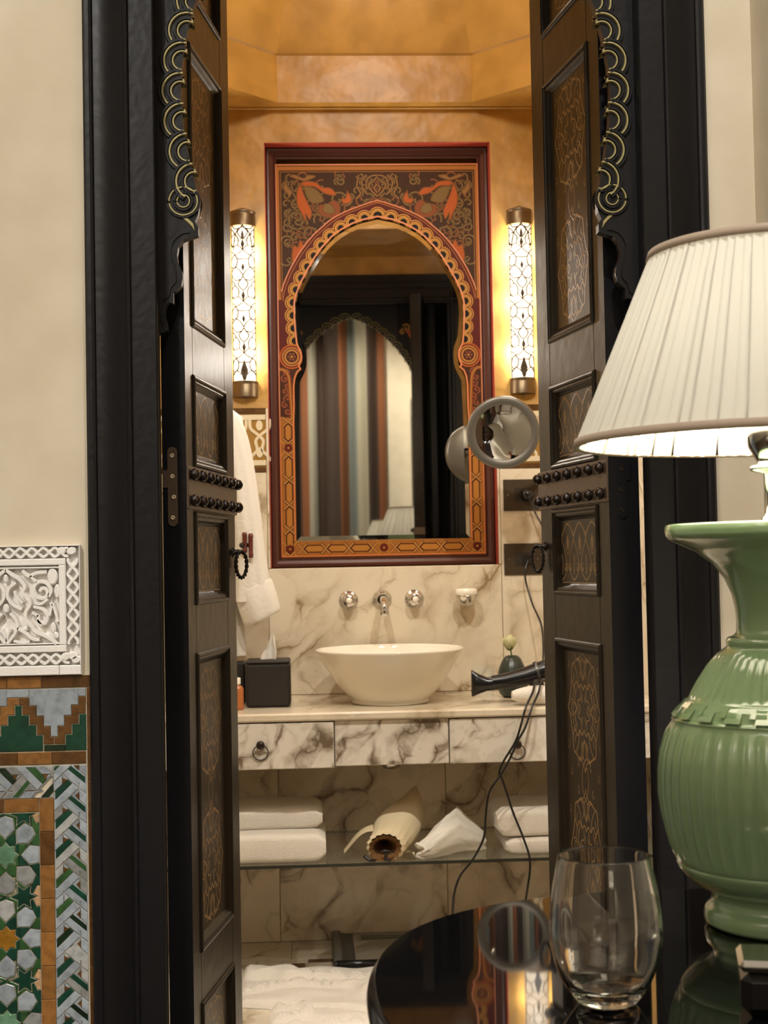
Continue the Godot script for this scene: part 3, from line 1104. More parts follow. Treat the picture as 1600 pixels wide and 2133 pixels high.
			var tail := pv([0.3435, 1.7405, 0.3330, 1.7350, 0.3250, 1.7270, 0.3225, 1.7150, 0.3265, 1.7215, 0.3330, 1.7285, 0.3400, 1.7345])
			obj("scroll_tail", prism_of(tail if sg > 0 else mirrored(tail), -0.001, 0.002, 0.0004, xf), M.gold_line, board)
			var groove := smooth2(pv([0.331, 1.713, 0.345, 1.710, 0.357, 1.698, 0.3605, 1.680, 0.354, 1.655, 0.3535, 1.637, 0.3615, 1.626, 0.3655, 1.612, 0.374, 1.607, 0.3775, 1.590, 0.375, 1.568]), 5)
			var gs := st()
			ribbon(gs, groove if sg > 0 else mirrored(groove), 0.003, -0.001, 0.0022, xf)
			obj("foot_ridge", gs, M.black, board)
			if face == 1:
				var orn := st()
				var red := st()
				for q in [[0.315, 2.33, 0.022, 0.2, 1.1], [0.275, 2.345, 0.020, 2.6, -1.1], [0.33, 2.27, 0.022, -0.4, 1.1], [0.34, 2.215, 0.02, 3.6, -1.1], [0.255, 2.325, 0.014, 1.2, 1.0], [0.30, 2.30, 0.014, 4.2, 1.0]]:
					var sp2 := spiral(Vector2(q[0], q[1]), q[2], q[3], q[4])
					ribbon(orn, sp2 if sg > 0 else mirrored(sp2), 0.009, -0.001, 0.004, xf)
				for q in [[0.30, 2.305, 0.025, 0.012, 0.8], [0.325, 2.245, 0.02, 0.011, 1.3], [0.285, 2.325, 0.016, 0.009, 0.4]]:
					var e := ell(Vector2(q[0], q[1]), q[2], q[3], -q[4])
					prism(red, e if sg > 0 else mirrored(e), -0.001, 0.004, 0.001, xf)
				obj("corner_flower", orn, mat(rgb(196, 150, 62), 0.5), board)
				obj("corner_bud", red, mat(rgb(200, 104, 56), 0.5), board)

func arch_half(y: float) -> float:
	var t := clampf((y - 1.931) / 0.47, 0.0, 1.0)
	return 0.3417 * pow(maxf(0.0, 1.0 - t * t), 0.72)

# ---------------------------------------------------------------- bathroom shell
func bathroom() -> void:
	var zb := BACK_Z
	var x0 := -0.56
	var x1 := 1.03
	var wb := struct("wall_back", "bathroom back wall, ochre polished plaster above veined marble slabs", null, null)
	var s := st()
	box(s, Vector3(x0 - 0.2, 1.69, zb - 0.3), Vector3(-0.123, 2.9, zb))
	box(s, Vector3(0.607, 1.69, zb - 0.3), Vector3(x1 + 0.2, 2.9, zb))
	box(s, Vector3(-0.123, 2.546, zb - 0.3), Vector3(0.607, 2.9, zb))
	box(s, Vector3(-0.123, 1.1, zb - 0.3), Vector3(0.607, 2.6, zb - 0.11))
	box(s, Vector3(x0 - 0.2, 0, zb - 0.3), Vector3(-0.123, 1.69, zb - 0.011))
	box(s, Vector3(0.607, 0, zb - 0.3), Vector3(x1 + 0.2, 1.69, zb - 0.011))
	box(s, Vector3(-0.123, 0, zb - 0.3), Vector3(0.607, 1.176, zb - 0.011))
	obj("plaster", s, M.ochre, wb)
	var slabs := [[-0.131, 0.615, 0.775, 1.176, 0], [x0, -0.1325, 0.775, 1.483, 1], [0.6165, x1, 0.775, 1.483, 2], [-0.131, -0.1235, 1.1775, 1.69, 3], [0.6075, 0.615, 1.1775, 1.69, 3],
		[x0, -0.1115, 0.0, 0.7735, 4], [-0.1100, 0.42, 0.0, 0.7735, 0], [0.4215, x1, 0.0, 0.7735, 2]]
	for q in slabs:
		obj("marble_slab", box_of(Vector3(q[0], q[2], zb - 0.0112), Vector3(q[1], q[3], zb), 0.0015), M["marble%d" % q[4]] if q[3] > 0.78 else M["broad%d" % q[4]], wb)
	# cut-tile frieze either side of the mirror
	rng.seed = 5
	tile_wall = wb
	var ochre := mat(rgb(150, 112, 50), 0.25)
	var ivory := mat(rgb(214, 200, 170), 0.25)
	for side in [[x0, -0.1325], [0.6165, x1]]:
		obj("frieze_ground", box_of(Vector3(side[0], 1.484, zb - 0.0112), Vector3(side[1], 1.689, zb - 0.004)), ochre, wb)
		tile_face = at(0, 0, zb - 0.0048)
		var x: float = side[0]
		while x < side[1] - 0.01:
			var e := minf(x + 0.066, side[1])
			for y in [1.4845, 1.6725]:
				tile(rect(x + 0.001, y, e - 0.001, y + 0.0165), "brown")
			x = e
		var nx: float = side[1] if side[0] < 0 else side[0]
		var sg := -1.0 if side[0] < 0 else 1.0
		for y in [1.506, 1.652]:
			obj("frieze_strip", box_of(Vector3(side[0], y, zb - 0.006), Vector3(side[1], y + 0.017, zb), 0.001), ivory, wb)
		for k in 6:
			var c: float = nx + sg * (0.02 + 0.072 * k)
			if c > x1 - 0.03 or c < x0 + 0.03:
				continue
			for m in [1.0, -1.0]:
				var sh := smooth2(pv([c - 0.030 * m, 1.655, c - 0.028 * m, 1.625, c - 0.006 * m, 1.605, c + 0.012 * m, 1.585, c + 0.008 * m, 1.555, c + 0.026 * m, 1.535, c + 0.028 * m, 1.52]), 4)
				var rs := st()
				ribbon(rs, sh, 0.013, -0.006, -0.0005 + 0.0003 * m, at(0, 0, zb))
				obj("frieze_scroll", rs, ivory, wb)
			for y in [1.634, 1.548]:
				obj("frieze_leaf", prism_of(ell(Vector2(c, y), 0.011, 0.017, 0.0, 12), -0.006, -0.0002, 0.001, at(0, 0, zb)), ivory, wb)
	var sides := [["wall_bath_left", x0 - 0.2, x0], ["wall_bath_right", x1, x1 + 0.2]]
	for q in sides:
		var w := struct(q[0], "bathroom side wall, marble below and ochre plaster above", null, null)
		obj("plaster", box_of(Vector3(q[1], 1.69, zb), Vector3(q[2], 2.9, -2.46)), M.ochre, w)
		obj("marble_slab", box_of(Vector3(q[1], 0, zb + 0.0005), Vector3(q[2], 1.6895, -3.55)), M.marble1, w)
		obj("marble_slab", box_of(Vector3(q[1], 0, -3.548), Vector3(q[2], 1.6895, -2.46)), M.marble3, w)
	var wf := struct("wall_bath_front", "bathroom side of the door wall, ochre plaster over marble", null, null)
	for q in [[x0, -0.30], [0.632, x1]]:
		obj("plaster", box_of(Vector3(q[0], 1.69, -2.468), Vector3(q[1], 2.9, -2.4495)), M.ochre, wf)
		obj("marble_slab", box_of(Vector3(q[0], 0.0, -2.468), Vector3(q[1], 1.6895, -2.4495)), M.marble2, wf)
	obj("plaster", box_of(Vector3(-0.30, 2.52, -2.468), Vector3(0.632, 2.9, -2.4495)), M.ochre, wf)
	# ceiling: flat soffit with an eight-sided opening, a low drum and the facets of a dome
	var cc := Vector2(0.2345, -3.80)
	var ra := 0.75 / cos(PI / 8)
	var ce := struct("ceiling", "faceted ochre plaster dome over the bathroom", null, null)
	var flat := Transform3D(Basis(Vector3(1, 0, 0), Vector3(0, 0, 1), Vector3(0, -1, 0)), Vector3(0, 2.66, 0))
	var sf := st()
	for sg in [1, -1]:
		var p := PackedVector2Array([Vector2(cc.x, cc.y + 0.75)])
		for i in 4:
			var a := PI / 2 - PI / 8 - PI / 4 * i
			p.append(cc + Vector2(cos(a) * ra * sg, sin(a) * ra))
		p.append(Vector2(cc.x, cc.y - 0.75))
		p.append(Vector2(cc.x, zb))
		var e := x1 if sg > 0 else x0
		p.append(Vector2(e, zb))
		p.append(Vector2(e, -2.46))
		p.append(Vector2(cc.x, -2.46))
		prism(sf, p, -0.03, 0.0, 0.0, flat)
	obj("soffit", sf, M.ochre, ce)
	var lv := [[2.66, 1.0], [2.812, 1.005], [2.818, 0.995], [3.05, 0.86], [3.25, 0.66], [3.40, 0.36], [3.46, 0.0]]
	for i in 8:
		var f := st()
		for k in lv.size() - 1:
			var q := []
			for c in [[i, k], [i + 1, k], [i + 1, k + 1], [i, k + 1]]:
				var a: float = PI / 8 + PI / 4 * c[0]
				q.append(Vector3(cc.x + cos(a) * ra * lv[c[1]][1], lv[c[1]][0], cc.y + sin(a) * ra * lv[c[1]][1]))
			quad(f, q[0], q[1], q[2], q[3])
		obj("dome_facet", f, M.ochre, ce)
	struct("trim_7", "thin ochre cornice line at the top of the bathroom wall", box_of(Vector3(x0, 2.652, zb), Vector3(x1, 2.664, zb + 0.008), 0.003), M.ochre)
	struct("ceiling", "roof slab over the bathroom", box_of(Vector3(x0 - 0.2, 3.5, zb - 0.3), Vector3(x1 + 0.2, 3.6, -2.25)), M.cream)
	# floor tiles
	var fl := struct("floor", "beige marble tiled bathroom floor with brown mosaic strips", null, null)
	obj("floor_bed", box_of(Vector3(x0 - 0.2, -0.2, zb - 0.3), Vector3(x1 + 0.2, -0.004, -2.46)), M.grout, fl)
	var rows := [[zb, -4.39], [-4.352, -4.05], [-4.048, -3.74], [-3.738, -3.43], [-3.428, -3.12], [-3.118, -2.81], [-2.808, -2.47]]
	for r in rows.size():
		var xs := [x0, -0.35, -0.0745, 0.20, 0.505, 0.81, x1]
		for i in xs.size() - 1:
			var lo: float = xs[i] + 0.0008
			if r > 0 and i == 2:
				lo += 0.042
			obj("floor_tile", box_of(Vector3(lo, -0.01, rows[r][0] + 0.0008), Vector3(xs[i + 1] - 0.0008, 0.0, rows[r][1] - 0.0008), 0.001), M["marble%d" % ((i + 2 * r) % 5)], fl)
		if r > 0:
			var z: float = rows[r][0]
			while z < rows[r][1] - 0.004:
				obj("mosaic_chip", box_of(Vector3(-0.0735, -0.01, z + 0.0008), Vector3(-0.0335, 0.0, minf(z + 0.031, rows[r][1]) - 0.0008), 0.001), glaze("brown"), fl)
				z += 0.031
	var mx := x0
	while mx < x1 - 0.01:
		obj("mosaic_chip", box_of(Vector3(mx + 0.0008, -0.01, -4.389), Vector3(minf(mx + 0.075, x1) - 0.0008, 0.0, -4.353), 0.001), glaze("brown") if mx > -0.1 else M.marble2, fl)
		mx += 0.0765

# ---------------------------------------------------------------- the carved door leaves
func leaf_inlay(kind: int) -> ImageTexture:
	var w := 0.19
	var base := rgb(48, 37, 26)
	var ink := rgb(146, 112, 68)
	if kind == 0:                     # lattice of ogees
		var c := Canvas.new(w, w * 0.62, 1500.0, -w / 2, w * 0.31, base)
		for row in [0]:
			for i in range(-2, 3):
				var x := i * 0.062
				var up := smooth2(pv([x - 0.031, 0.026, x - 0.018, 0.042, x, 0.052, x + 0.018, 0.042, x + 0.031, 0.026, x + 0.016, 0.002, x + 0.007, -0.018, x + 0.004, -0.03, x + 0.020, -0.047, x + 0.031, -0.052]), 6)
				c.line(up, 0.0031, ink)
				c.line(mirrored(up, x), 0.0031, ink)
				c.line(smooth2(pv([x, 0.03, x + 0.008, 0.012, x, -0.005, x - 0.008, 0.012, x, 0.03]), 5), 0.0025, ink)
				c.fill(ell(Vector2(x, 0.014), 0.004, 0.011), ink)
				for sg in [-1.0, 1.0]:
					c.line(spiral(Vector2(x + sg * 0.014, -0.030), 0.008, 1.5, 0.9 * sg, 14), 0.0034, ink)
				c.line(smooth2(pv([x + 0.031, -0.005, x + 0.035, -0.02, x + 0.031, -0.04, x + 0.027, -0.02, x + 0.031, -0.005]), 4), 0.0025, ink)
		c.line(pv([-w / 2, -w * 0.30, w / 2, -w * 0.30]), 0.002, ink)
		return c.tex()
	var h := 0.43
	var c := Canvas.new(w, h, 1250.0, -w / 2, h / 2, base)
	for cy in [0.118, -0.118]:
		for sx in [1.0, -1.0]:
			for sy in [1.0, -1.0]:
				var T := func(a: Array) -> PackedVector2Array:
					var q := PackedVector2Array()
					for v in smooth2(pv(a), 5):
						q.append(Vector2(v.x * sx, v.y * sy + cy))
					return q
				c.line(T.call([0, 0.104, 0.004, 0.096, 0.012, 0.088, 0.028, 0.082]), 0.002, ink)
				c.line(T.call([0.010, 0.080, 0.022, 0.086, 0.040, 0.078, 0.052, 0.074, 0.056, 0.066, 0.058, 0.048, 0.066, 0.024, 0.074, 0.008, 0.080, 0.0]), 0.0034, ink)
				c.line(T.call([0, 0.086, 0.008, 0.078, 0.004, 0.058, 0, 0.054]), 0.0025, ink)
				c.line(T.call([0, 0.05, 0.010, 0.062, 0.016, 0.078, 0.024, 0.082]), 0.0025, ink)
				c.line(T.call([0, 0.034, 0.010, 0.042, 0.022, 0.036, 0.034, 0.046, 0.046, 0.036, 0.056, 0.046]), 0.0034, ink)
				c.line(T.call([0.022, 0.036, 0.030, 0.060, 0.044, 0.074]), 0.0025, ink)
				c.line(T.call([0.034, 0.0, 0.026, 0.014, 0.014, 0.018, 0.012, 0.034]), 0.0025, ink)
				c.line(T.call([0.034, 0.0, 0.044, 0.012, 0.040, 0.026, 0.050, 0.034]), 0.0025, ink)
				c.line(T.call([0.034, 0.0, 0.056, 0.014, 0.066, 0.010]), 0.0022, ink)
				c.line(T.call([0.016, 0.0, 0.022, 0.008, 0.026, 0.0]), 0.0022, ink)
				for e in [[0.014, 0.060], [0.046, 0.052], [0.036, 0.030], [0.008, 0.018], [0.052, 0.022]]:
					c.fill(ell(Vector2(e[0] * sx, e[1] * sy + cy), 0.0028, 0.008, 0.3 * sx), ink.lerp(base, 0.35))
			c.line(moved(ell(Vector2.ZERO, 0.005, 0.009), Vector2(0.056 * sx, cy)), 0.0022, ink, true)
	c.line(pv([0, h / 2, 0, 0.222]), 0.002, ink)
	c.line(smooth2(pv([0, 0.014, 0.010, 0.022, 0.016, 0.0, 0.010, -0.022, 0, -0.03, -0.010, -0.022, -0.016, 0.0, -0.010, 0.022, 0, 0.030]), 5), 0.002, ink)
	c.line(pv([0, -h / 2, 0, -0.222]), 0.002, ink)
	for q in [[0.04, 0.2], [-0.04, 0.2], [0.075, 0.185], [-0.075, 0.19], [0.03, 0.022], [-0.034, 0.024], [0.04, -0.02], [-0.036, -0.022], [0.07, 0.01], [-0.07, 0.006], [0.04, -0.2], [-0.04, -0.2], [0.08, 0.06], [-0.08, 0.05], [0.08, -0.06], [-0.08, -0.06]]:
		c.line(spiral(Vector2(q[0], q[1]), 0.008, 1.6, 0.7 * signf(q[0]), 12), 0.0036, ink.lerp(base, 0.4))
	return c.tex()

func door_leaf(sg: float, frame: Transform3D, w: float) -> void:
	var d := struct("door_1" if sg > 0 else "door_2", "open dark wooden door leaf with inlaid panels, studded strap and ring pull, on the %s of the doorway" % ("left" if sg > 0 else "right, behind the lamp"), null, null, frame)
	if not M.has("screw"):
		M.screw = mat(rgb(190, 172, 140), 0.4, 0.2)
	if not M.has("inlay0"):
		for k in 2:
			var t := leaf_inlay(k)
			M["inlay%d" % k] = mat(Color(1, 1, 1), 0.3, 0.0, {"metallic_specular": 0.27, "albedo_texture": t, "heightmap_enabled": true, "heightmap_texture": t, "heightmap_scale": 0.06})
	var tk := 0.0 if sg > 0 else -0.0128
	var bx := func(s: SurfaceTool, u0: float, u1: float, v0: float, v1: float, z0: float, z1: float, r := 0.0) -> void:
		box(s, Vector3(minf(u0 * sg, u1 * sg), v0, z0), Vector3(maxf(u0 * sg, u1 * sg), v1, z1), r)
	var top := 2.43
	var core := st()
	bx.call(core, 0.001, w, 0.0, top, -0.032 + tk, -0.0085)
	obj("core_panel", core, M.leaf, d)
	var rear := st()
	bx.call(rear, 0.001, w, 0.0, top, -0.0335 + tk, -0.0315 + tk)
	obj("rear_panel", rear, M.black, d)
	var edge := st()
	bx.call(edge, -0.001, 0.0012, 0.0, top, -0.0385 + tk, 0.0005, 0.0003)
	obj("hinge_edge", edge, M.black, d)
	var panels := [[0.0, 0.487, 1, 0.05], [0.57, 1.047, 1, 0], [1.128, 1.277, 0, 0], [1.353, 1.50, 0, 0], [1.582, 2.05, 1, 0], [2.14, 2.40, 1, 0]]
	var u0 := 0.053
	var u1 := w - 0.072
	for q in [[0.0, u0, "stile"], [u1, w, "stile"]]:
		for z in [[-0.0085, 0.0], [-0.038 + tk, -0.032 + tk]]:
			var s := st()
			bx.call(s, q[0] + 0.0005, q[1] - 0.0004, 0.0, top, z[0], z[1], 0.001)
			obj(q[2], s, M.leaf if z[1] > -0.001 else M.black, d)
	var cuts := [0.0]
	for p in panels:
		cuts.append_array([maxf(p[0], 0.05) - 0.015, p[1] - 0.015])
	cuts.append(top)
	for i in range(0, cuts.size(), 2):
		for z in [[-0.0085, 0.0], [-0.038 + tk, -0.032 + tk]]:
			var s := st()
			bx.call(s, u0 + 0.0003, u1 - 0.0003, cuts[i] + 0.0004, cuts[i + 1] - 0.0004, z[0], z[1], 0.001)
			obj("rail", s, M.leaf if z[1] > -0.001 else M.black, d)
	for p in panels:
		var v0: float = maxf(p[0], 0.05) - 0.015
		var v1: float = p[1] - 0.015
		var s := st()
		moulding(s, minf(u0 * sg, u1 * sg), maxf(u0 * sg, u1 * sg), v0, v1, [Vector2(-0.002, -0.002), Vector2(-0.002, 0.0012), Vector2(0.0, 0.0035), Vector2(0.003, 0.0042), Vector2(0.0055, 0.003), Vector2(0.0065, 0.0005), Vector2(0.009, 0.0008), Vector2(0.012, -0.0008), Vector2(0.016, -0.005), Vector2(0.0185, -0.0068), Vector2(0.020, -0.0085)])
		obj("panel_moulding", s, M.leaf, d)
		var a := minf(u0 * sg, u1 * sg) + 0.0185
		var b := maxf(u0 * sg, u1 * sg) - 0.0185
		var c0 := v0 + 0.0185
		var c1 := v1 - 0.0185
		obj("inlaid_panel", textured([Vector3(a, c0, -0.0078), Vector3(b, c0, -0.0078), Vector3(b, c1, -0.0078), Vector3(a, c1, -0.0078)], [Vector2(0, 1), Vector2(1, 1), Vector2(1, 0), Vector2(0, 0)]), M["inlay%d" % p[2]], d)
	# strap with two rows of ribbed studs
	var sp := st()
	bx.call(sp, -0.0015, w + 0.001, 1.266, 1.335, 0.0, 0.004, 0.0012)
	bx.call(sp, w, w + 0.002, 1.266, 1.335, -0.0385 + tk, 0.004, 0.0008)
	var strap := obj("strap", sp, M.plate, d)
	var stud := []
	for i in 11:
		var a := PI * (float(i) / 10 - 0.32) * 0.75
		stud.append(Vector2(maxf(0.0, 0.0098 * cos(a)), 0.006 + 0.0090 * sin(a)))
	stud[10].x = 0.0
	var mesh: ArrayMesh = null
	for v in [1.3215, 1.2800]:
		for i in 7:
			var u := 0.016 + i * (w - 0.030) / 6.0
			if mesh == null:
				var l := lathe_of(stud, 24, Transform3D(Basis(Vector3.RIGHT, PI / 2), Vector3.ZERO), func(an, _y): return -0.0016 * pow(absf(sin(an * 4.0)), 5.0))
				l.generate_normals()
				mesh = l.commit()
			obj("stud", mesh, M.iron, strap, at(u * sg, v, 0.004))
	# twisted ring pull
	var rp := obj("ring_pull", lathe_of([Vector2(0.0, 0.014), Vector2(0.004, 0.013), Vector2(0.006, 0.009), Vector2(0.0045, 0.005), Vector2(0.009, 0.002), Vector2(0.010, 0.0), Vector2(0.0, -0.001)], 14, Transform3D(Basis(Vector3.RIGHT, PI / 2), Vector3(sg * (w - 0.02), 1.1985, 0.0))), M.iron, d)
	var ring := st(true)
	for strand in 2:
		var pts := []
		for i in 96:
			var a := TAU * i / 96
			var tw := a * 8.0 + PI * strand
			var rad := 0.0205 + 0.0017 * cos(tw)
			var e := Vector3(sg * 0.55 * rad * sin(a) * 0.55, rad * cos(a) * 1.15, 0.0017 * sin(tw) + rad * sin(a) * 0.42)
			pts.append(Vector3(sg * (w - 0.02), 1.1755, 0.0150) + e)
		tube(ring, pts, 0.0021, 7, true)
	obj("ring", ring, M.iron, rp)
	# hinge plate let into the edge that faces the bedroom
	var outline := PackedVector2Array()
	for v in arc(Vector2(-0.022, 1.357), 0.008, 0.0, PI, 8):
		outline.append(v)
	outline.append_array(pv([-0.030, 1.328, -0.0375, 1.328, -0.0375, 1.300, -0.030, 1.300]))
	for v in arc(Vector2(-0.022, 1.246), 0.008, PI, TAU, 8):
		outline.append(v)
	# drawn with x along the thickness of the leaf and laid on the edge
	var lay := Transform3D(Basis(Vector3(0, 0, 1), Vector3.UP, Vector3(-sg, 0, 0)), Vector3(-0.0008 * sg, 0, 0))
	var hp := prism_of(outline if sg > 0 else outline, 0.0, 0.0016, 0.0004, lay)
	var plate := obj("hinge_plate", hp, M.plate if sg > 0 else M.black, d)
	for k in 4:
		var sc := lathe_of([Vector2(0.0037, 0.0), Vector2(0.0035, 0.0009), Vector2(0.0023, 0.0011), Vector2(0.0013, 0.0003), Vector2(0.0, 0.0003)], 14, Transform3D(Basis(Vector3.BACK, PI / 2 * sg), Vector3(-0.0022 * sg, 1.252 + 0.033 * k, -0.022 + (0.002 if k == 1 else 0.0))))
		obj("screw", sc, M.screw if sg > 0 else M.iron, plate)

# ---------------------------------------------------------------- painted mirror
func along(table: Array, y: float) -> float:      # smooth curve through pairs of (height, half width)
	for i in range(0, table.size() - 2, 2):
		if y <= table[i + 2]:
			var t: float = clampf((y - table[i]) / (table[i + 2] - table[i]), 0.0, 1.0)
			return cubic_interpolate(table[i + 1], table[i + 3], table[maxi(i - 2, 0) + 1], table[mini(i + 4, table.size() - 2) + 1], t) if i < table.size() - 4 else lerpf(table[i + 1], table[i + 3], t)
	return table[table.size() - 1]

const ARCH_IN := [1.985, 0.2755, 2.04, 0.2745, 2.09, 0.2590, 2.149, 0.2290, 2.190, 0.2040, 2.220, 0.1810, 2.246, 0.1560, 2.265, 0.1330, 2.281, 0.1080, 2.294, 0.0820, 2.3046, 0.0560, 2.311, 0.0300, 2.317, 0.0]
const ARCH_OUT := [2.03, 0.3235, 2.0865, 0.3140, 2.149, 0.2880, 2.201, 0.2575, 2.235, 0.2320, 2.264, 0.2060, 2.290, 0.1770, 2.307, 0.1560, 2.328, 0.1210, 2.3446, 0.0820, 2.358, 0.0440, 2.372, 0.0]

func mirror_edge(y: float) -> float:
	return along(ARCH_IN, y)

func mirror_outer(y: float) -> float:
	return along(ARCH_OUT, y)

func wall_mirror() -> void:
	var zf := BACK_Z - 0.06
	var t := thing("wall_mirror", "tall painted wooden mirror with pointed arch opening set in the ochre wall above the basin", "mirror", at(MIRROR_X, 1.176, zf))
	var y0 := 1.176
	# half outline of the glass, from the bottom middle up the right side to the apex
	var side := pv([0.2845, 1.263, 0.2840, 1.650, 0.2815, 1.700, 0.2815, 1.765, 0.2780, 1.792, 0.2700, 1.812, 0.2585, 1.822, 0.2640, 1.832, 0.2570, 1.845, 0.2545, 1.862, 0.2570, 1.879, 0.2640, 1.892, 0.2690, 1.904, 0.2725, 1.940, 0.2755, 1.985])
	var n := 26
	for i in n + 1:
		var y := 2.03 + (2.317 - 2.03) * float(i) / n
		side.append(Vector2(mirror_edge(y), y))
	var edge := PackedVector2Array()
	for v in side:
		edge.append(Vector2(v.x, v.y - y0))
	# painted board, right and left half
	var board := st()
	uv_of = func(v: Vector3) -> Vector2: return Vector2((v.x + 0.335) / 0.67, (2.49 - y0 - v.y) / (2.49 - 1.2138))
	for sg in [1.0, -1.0]:
		var p := PackedVector2Array([Vector2(0, 1.2138 - y0), Vector2(0.335, 1.2138 - y0), Vector2(0.335, 2.49 - y0), Vector2(0, 2.49 - y0)])
		for i in range(edge.size() - 1, -1, -1):
			p.append(edge[i])
		p.append(Vector2(0, edge[0].y))
		if sg < 0: p = mirrored(p)
		prism(board, p, -0.02, 0.0)
	var paint := mirror_paint(side)
	uv_of = null
	obj("painted_board", board, mat(Color.WHITE, 0.42, 0.0, {"metallic_specular": 0.2, "albedo_texture": paint, "heightmap_enabled": true, "heightmap_texture": paint, "heightmap_scale": 0.07}), t)
	# glass with its bevelled rim
	var whole := PackedVector2Array()
	for v in edge:
		whole.append(v)
	for i in range(edge.size() - 2, -1, -1):
		whole.append(Vector2(-edge[i].x, edge[i].y))
	var outer := inset(ccw(whole), -0.002)
	var inner := PackedVector2Array()
	for v in smooth_glass(0.0155):
		inner.append(Vector2(v.x, v.y - y0))
	var gl := st()
	var idx := Geometry2D.triangulate_polygon(inner)
	for i in range(0, idx.size(), 3):
		var a := inner[idx[i]]
		var b := inner[idx[i + 1]]
		var c := inner[idx[i + 2]]
		if (b - a).cross(c - a) < 0:
			var q := b
			b = c
			c = q
		tri(gl, Vector3(a.x, a.y, -0.014), Vector3(b.x, b.y, -0.014), Vector3(c.x, c.y, -0.014))
	var hang := Transform3D(Basis(Vector3.UP, deg_to_rad(-0.86)), Vector3(0, 0, 0.0008))
	obj("mirror_glass", gl, M.mirror, t, hang)
	var bv := st()
	for i in inner.size():
		var j := (i + 1) % inner.size()
		var a := inner[i]
		var b := inner[j]
		var e := (b - a).normalized()
		var o := Vector2(e.y, -e.x) * 0.03
		if Geometry2D.is_point_in_polygon(a + o.normalized() * 0.001, inner): o = -o
		var pa := inset_point(inner, i, 0.03)
		var pb := inset_point(inner, j, 0.03)
		out_tri(bv, Vector3(a.x, a.y, -0.014), Vector3(b.x, b.y, -0.014), Vector3(pb.x, pb.y, -0.0148), Vector3(a.x, a.y, -1))
		out_tri(bv, Vector3(a.x, a.y, -0.014), Vector3(pb.x, pb.y, -0.0148), Vector3(pa.x, pa.y, -0.0148), Vector3(a.x, a.y, -1))
	obj("glass_bevel", bv, M.mirror, t, hang)
	# moulded dark frame
	var fr := st()
	moulding(fr, -0.362, 0.362, 0.002, 2.543 - y0, [Vector2(0, -0.02), Vector2(0, 0.012), Vector2(0.004, 0.016), Vector2(0.010, 0.016), Vector2(0.013, 0.011), Vector2(0.022, 0.006), Vector2(0.025, 0.002), Vector2(0.030, 0.004), Vector2(0.034, 0.0)])
	var fo := obj("frame", fr, M.frame_wood, t)
	var ol := st()
	moulding(ol, -0.333, 0.333, 1.2115 - y0, 2.492 - y0, [Vector2(0, 0), Vector2(0.0005, 0.003), Vector2(0.0045, 0.003), Vector2(0.005, 0)])
	obj("orange_bead", ol, M.orange_line, fo)
	# liner of the niche
	var li := st()
	var top := 2.546 - y0
	box(li, Vector3(-0.365, 0, -0.05), Vector3(-0.3625, top, 0.0605), 0.0005)
	box(li, Vector3(0.3625, 0, -0.05), Vector3(0.365, top, 0.0605), 0.0005)
	box(li, Vector3(-0.3622, top - 0.0025, -0.05), Vector3(0.3622, top, 0.0605), 0.0005)
	obj("niche_liner", li, M.liner, t)
	# raised beads along the arch
	var am := st()
	for sg in [1.0, -1.0]:
		var arch := PackedVector2Array()
		for i in range(0, edge.size()):
			arch.append(Vector2((edge[i].x + 0.0022) * sg, edge[i].y + (0.0022 if i > edge.size() - 8 else 0.0)))
		arch[arch.size() - 1].x = 0.0
		ribbon(am, arch, 0.006, -0.001, 0.003)
		var out := PackedVector2Array()
		for i in 31:
			var y := 2.075 + (2.372 - 2.075) * i / 30.0
			out.append(Vector2(minf(mirror_outer(y), 0.327) * sg, y - y0))
		ribbon(am, out, 0.005, -0.001, 0.003)
	obj("arch_bead", am, M.orange_line, t)

func smooth_glass(by: float) -> PackedVector2Array:      # simple outline of the flat part of the pane
	var r := PackedVector2Array()
	for q in [[0.2845, 1.263 + by], [0.2835, 1.60], [0.2815, 1.70], [0.2790, 1.78], [0.2620, 1.815], [0.2560, 1.835], [0.2550, 1.862], [0.2575, 1.890], [0.2690, 1.92], [0.2740, 1.96], [0.2765, 2.0]]:
		r.append(Vector2(q[0] - by, q[1]))
	for i in 19:
		var y := 2.03 + (2.317 - by * 1.25 - 2.03) * i / 18.0
		var yy := 2.03 + (y - 2.03) * 0.287 / (0.287 - by * 1.25)
		r.append(Vector2(mirror_edge(yy) * (0.275 - by) / 0.275, y))
	var q := r.duplicate()
	for i in range(r.size() - 2, -1, -1):
		q.append(Vector2(-r[i].x, r[i].y))
	return ccw(q)

func inset_point(p: PackedVector2Array, i: int, d: float) -> Vector2:
	var n := p.size()
	var e0 := (p[i] - p[(i + n - 1) % n]).normalized()
	var e1 := (p[(i + 1) % n] - p[i]).normalized()
	var m := Vector2(e0.y + e1.y, -e0.x - e1.x)
	return p[i] + m * d / maxf(m.length_squared() / 2.0, 0.4) * 0.5 * 1.0

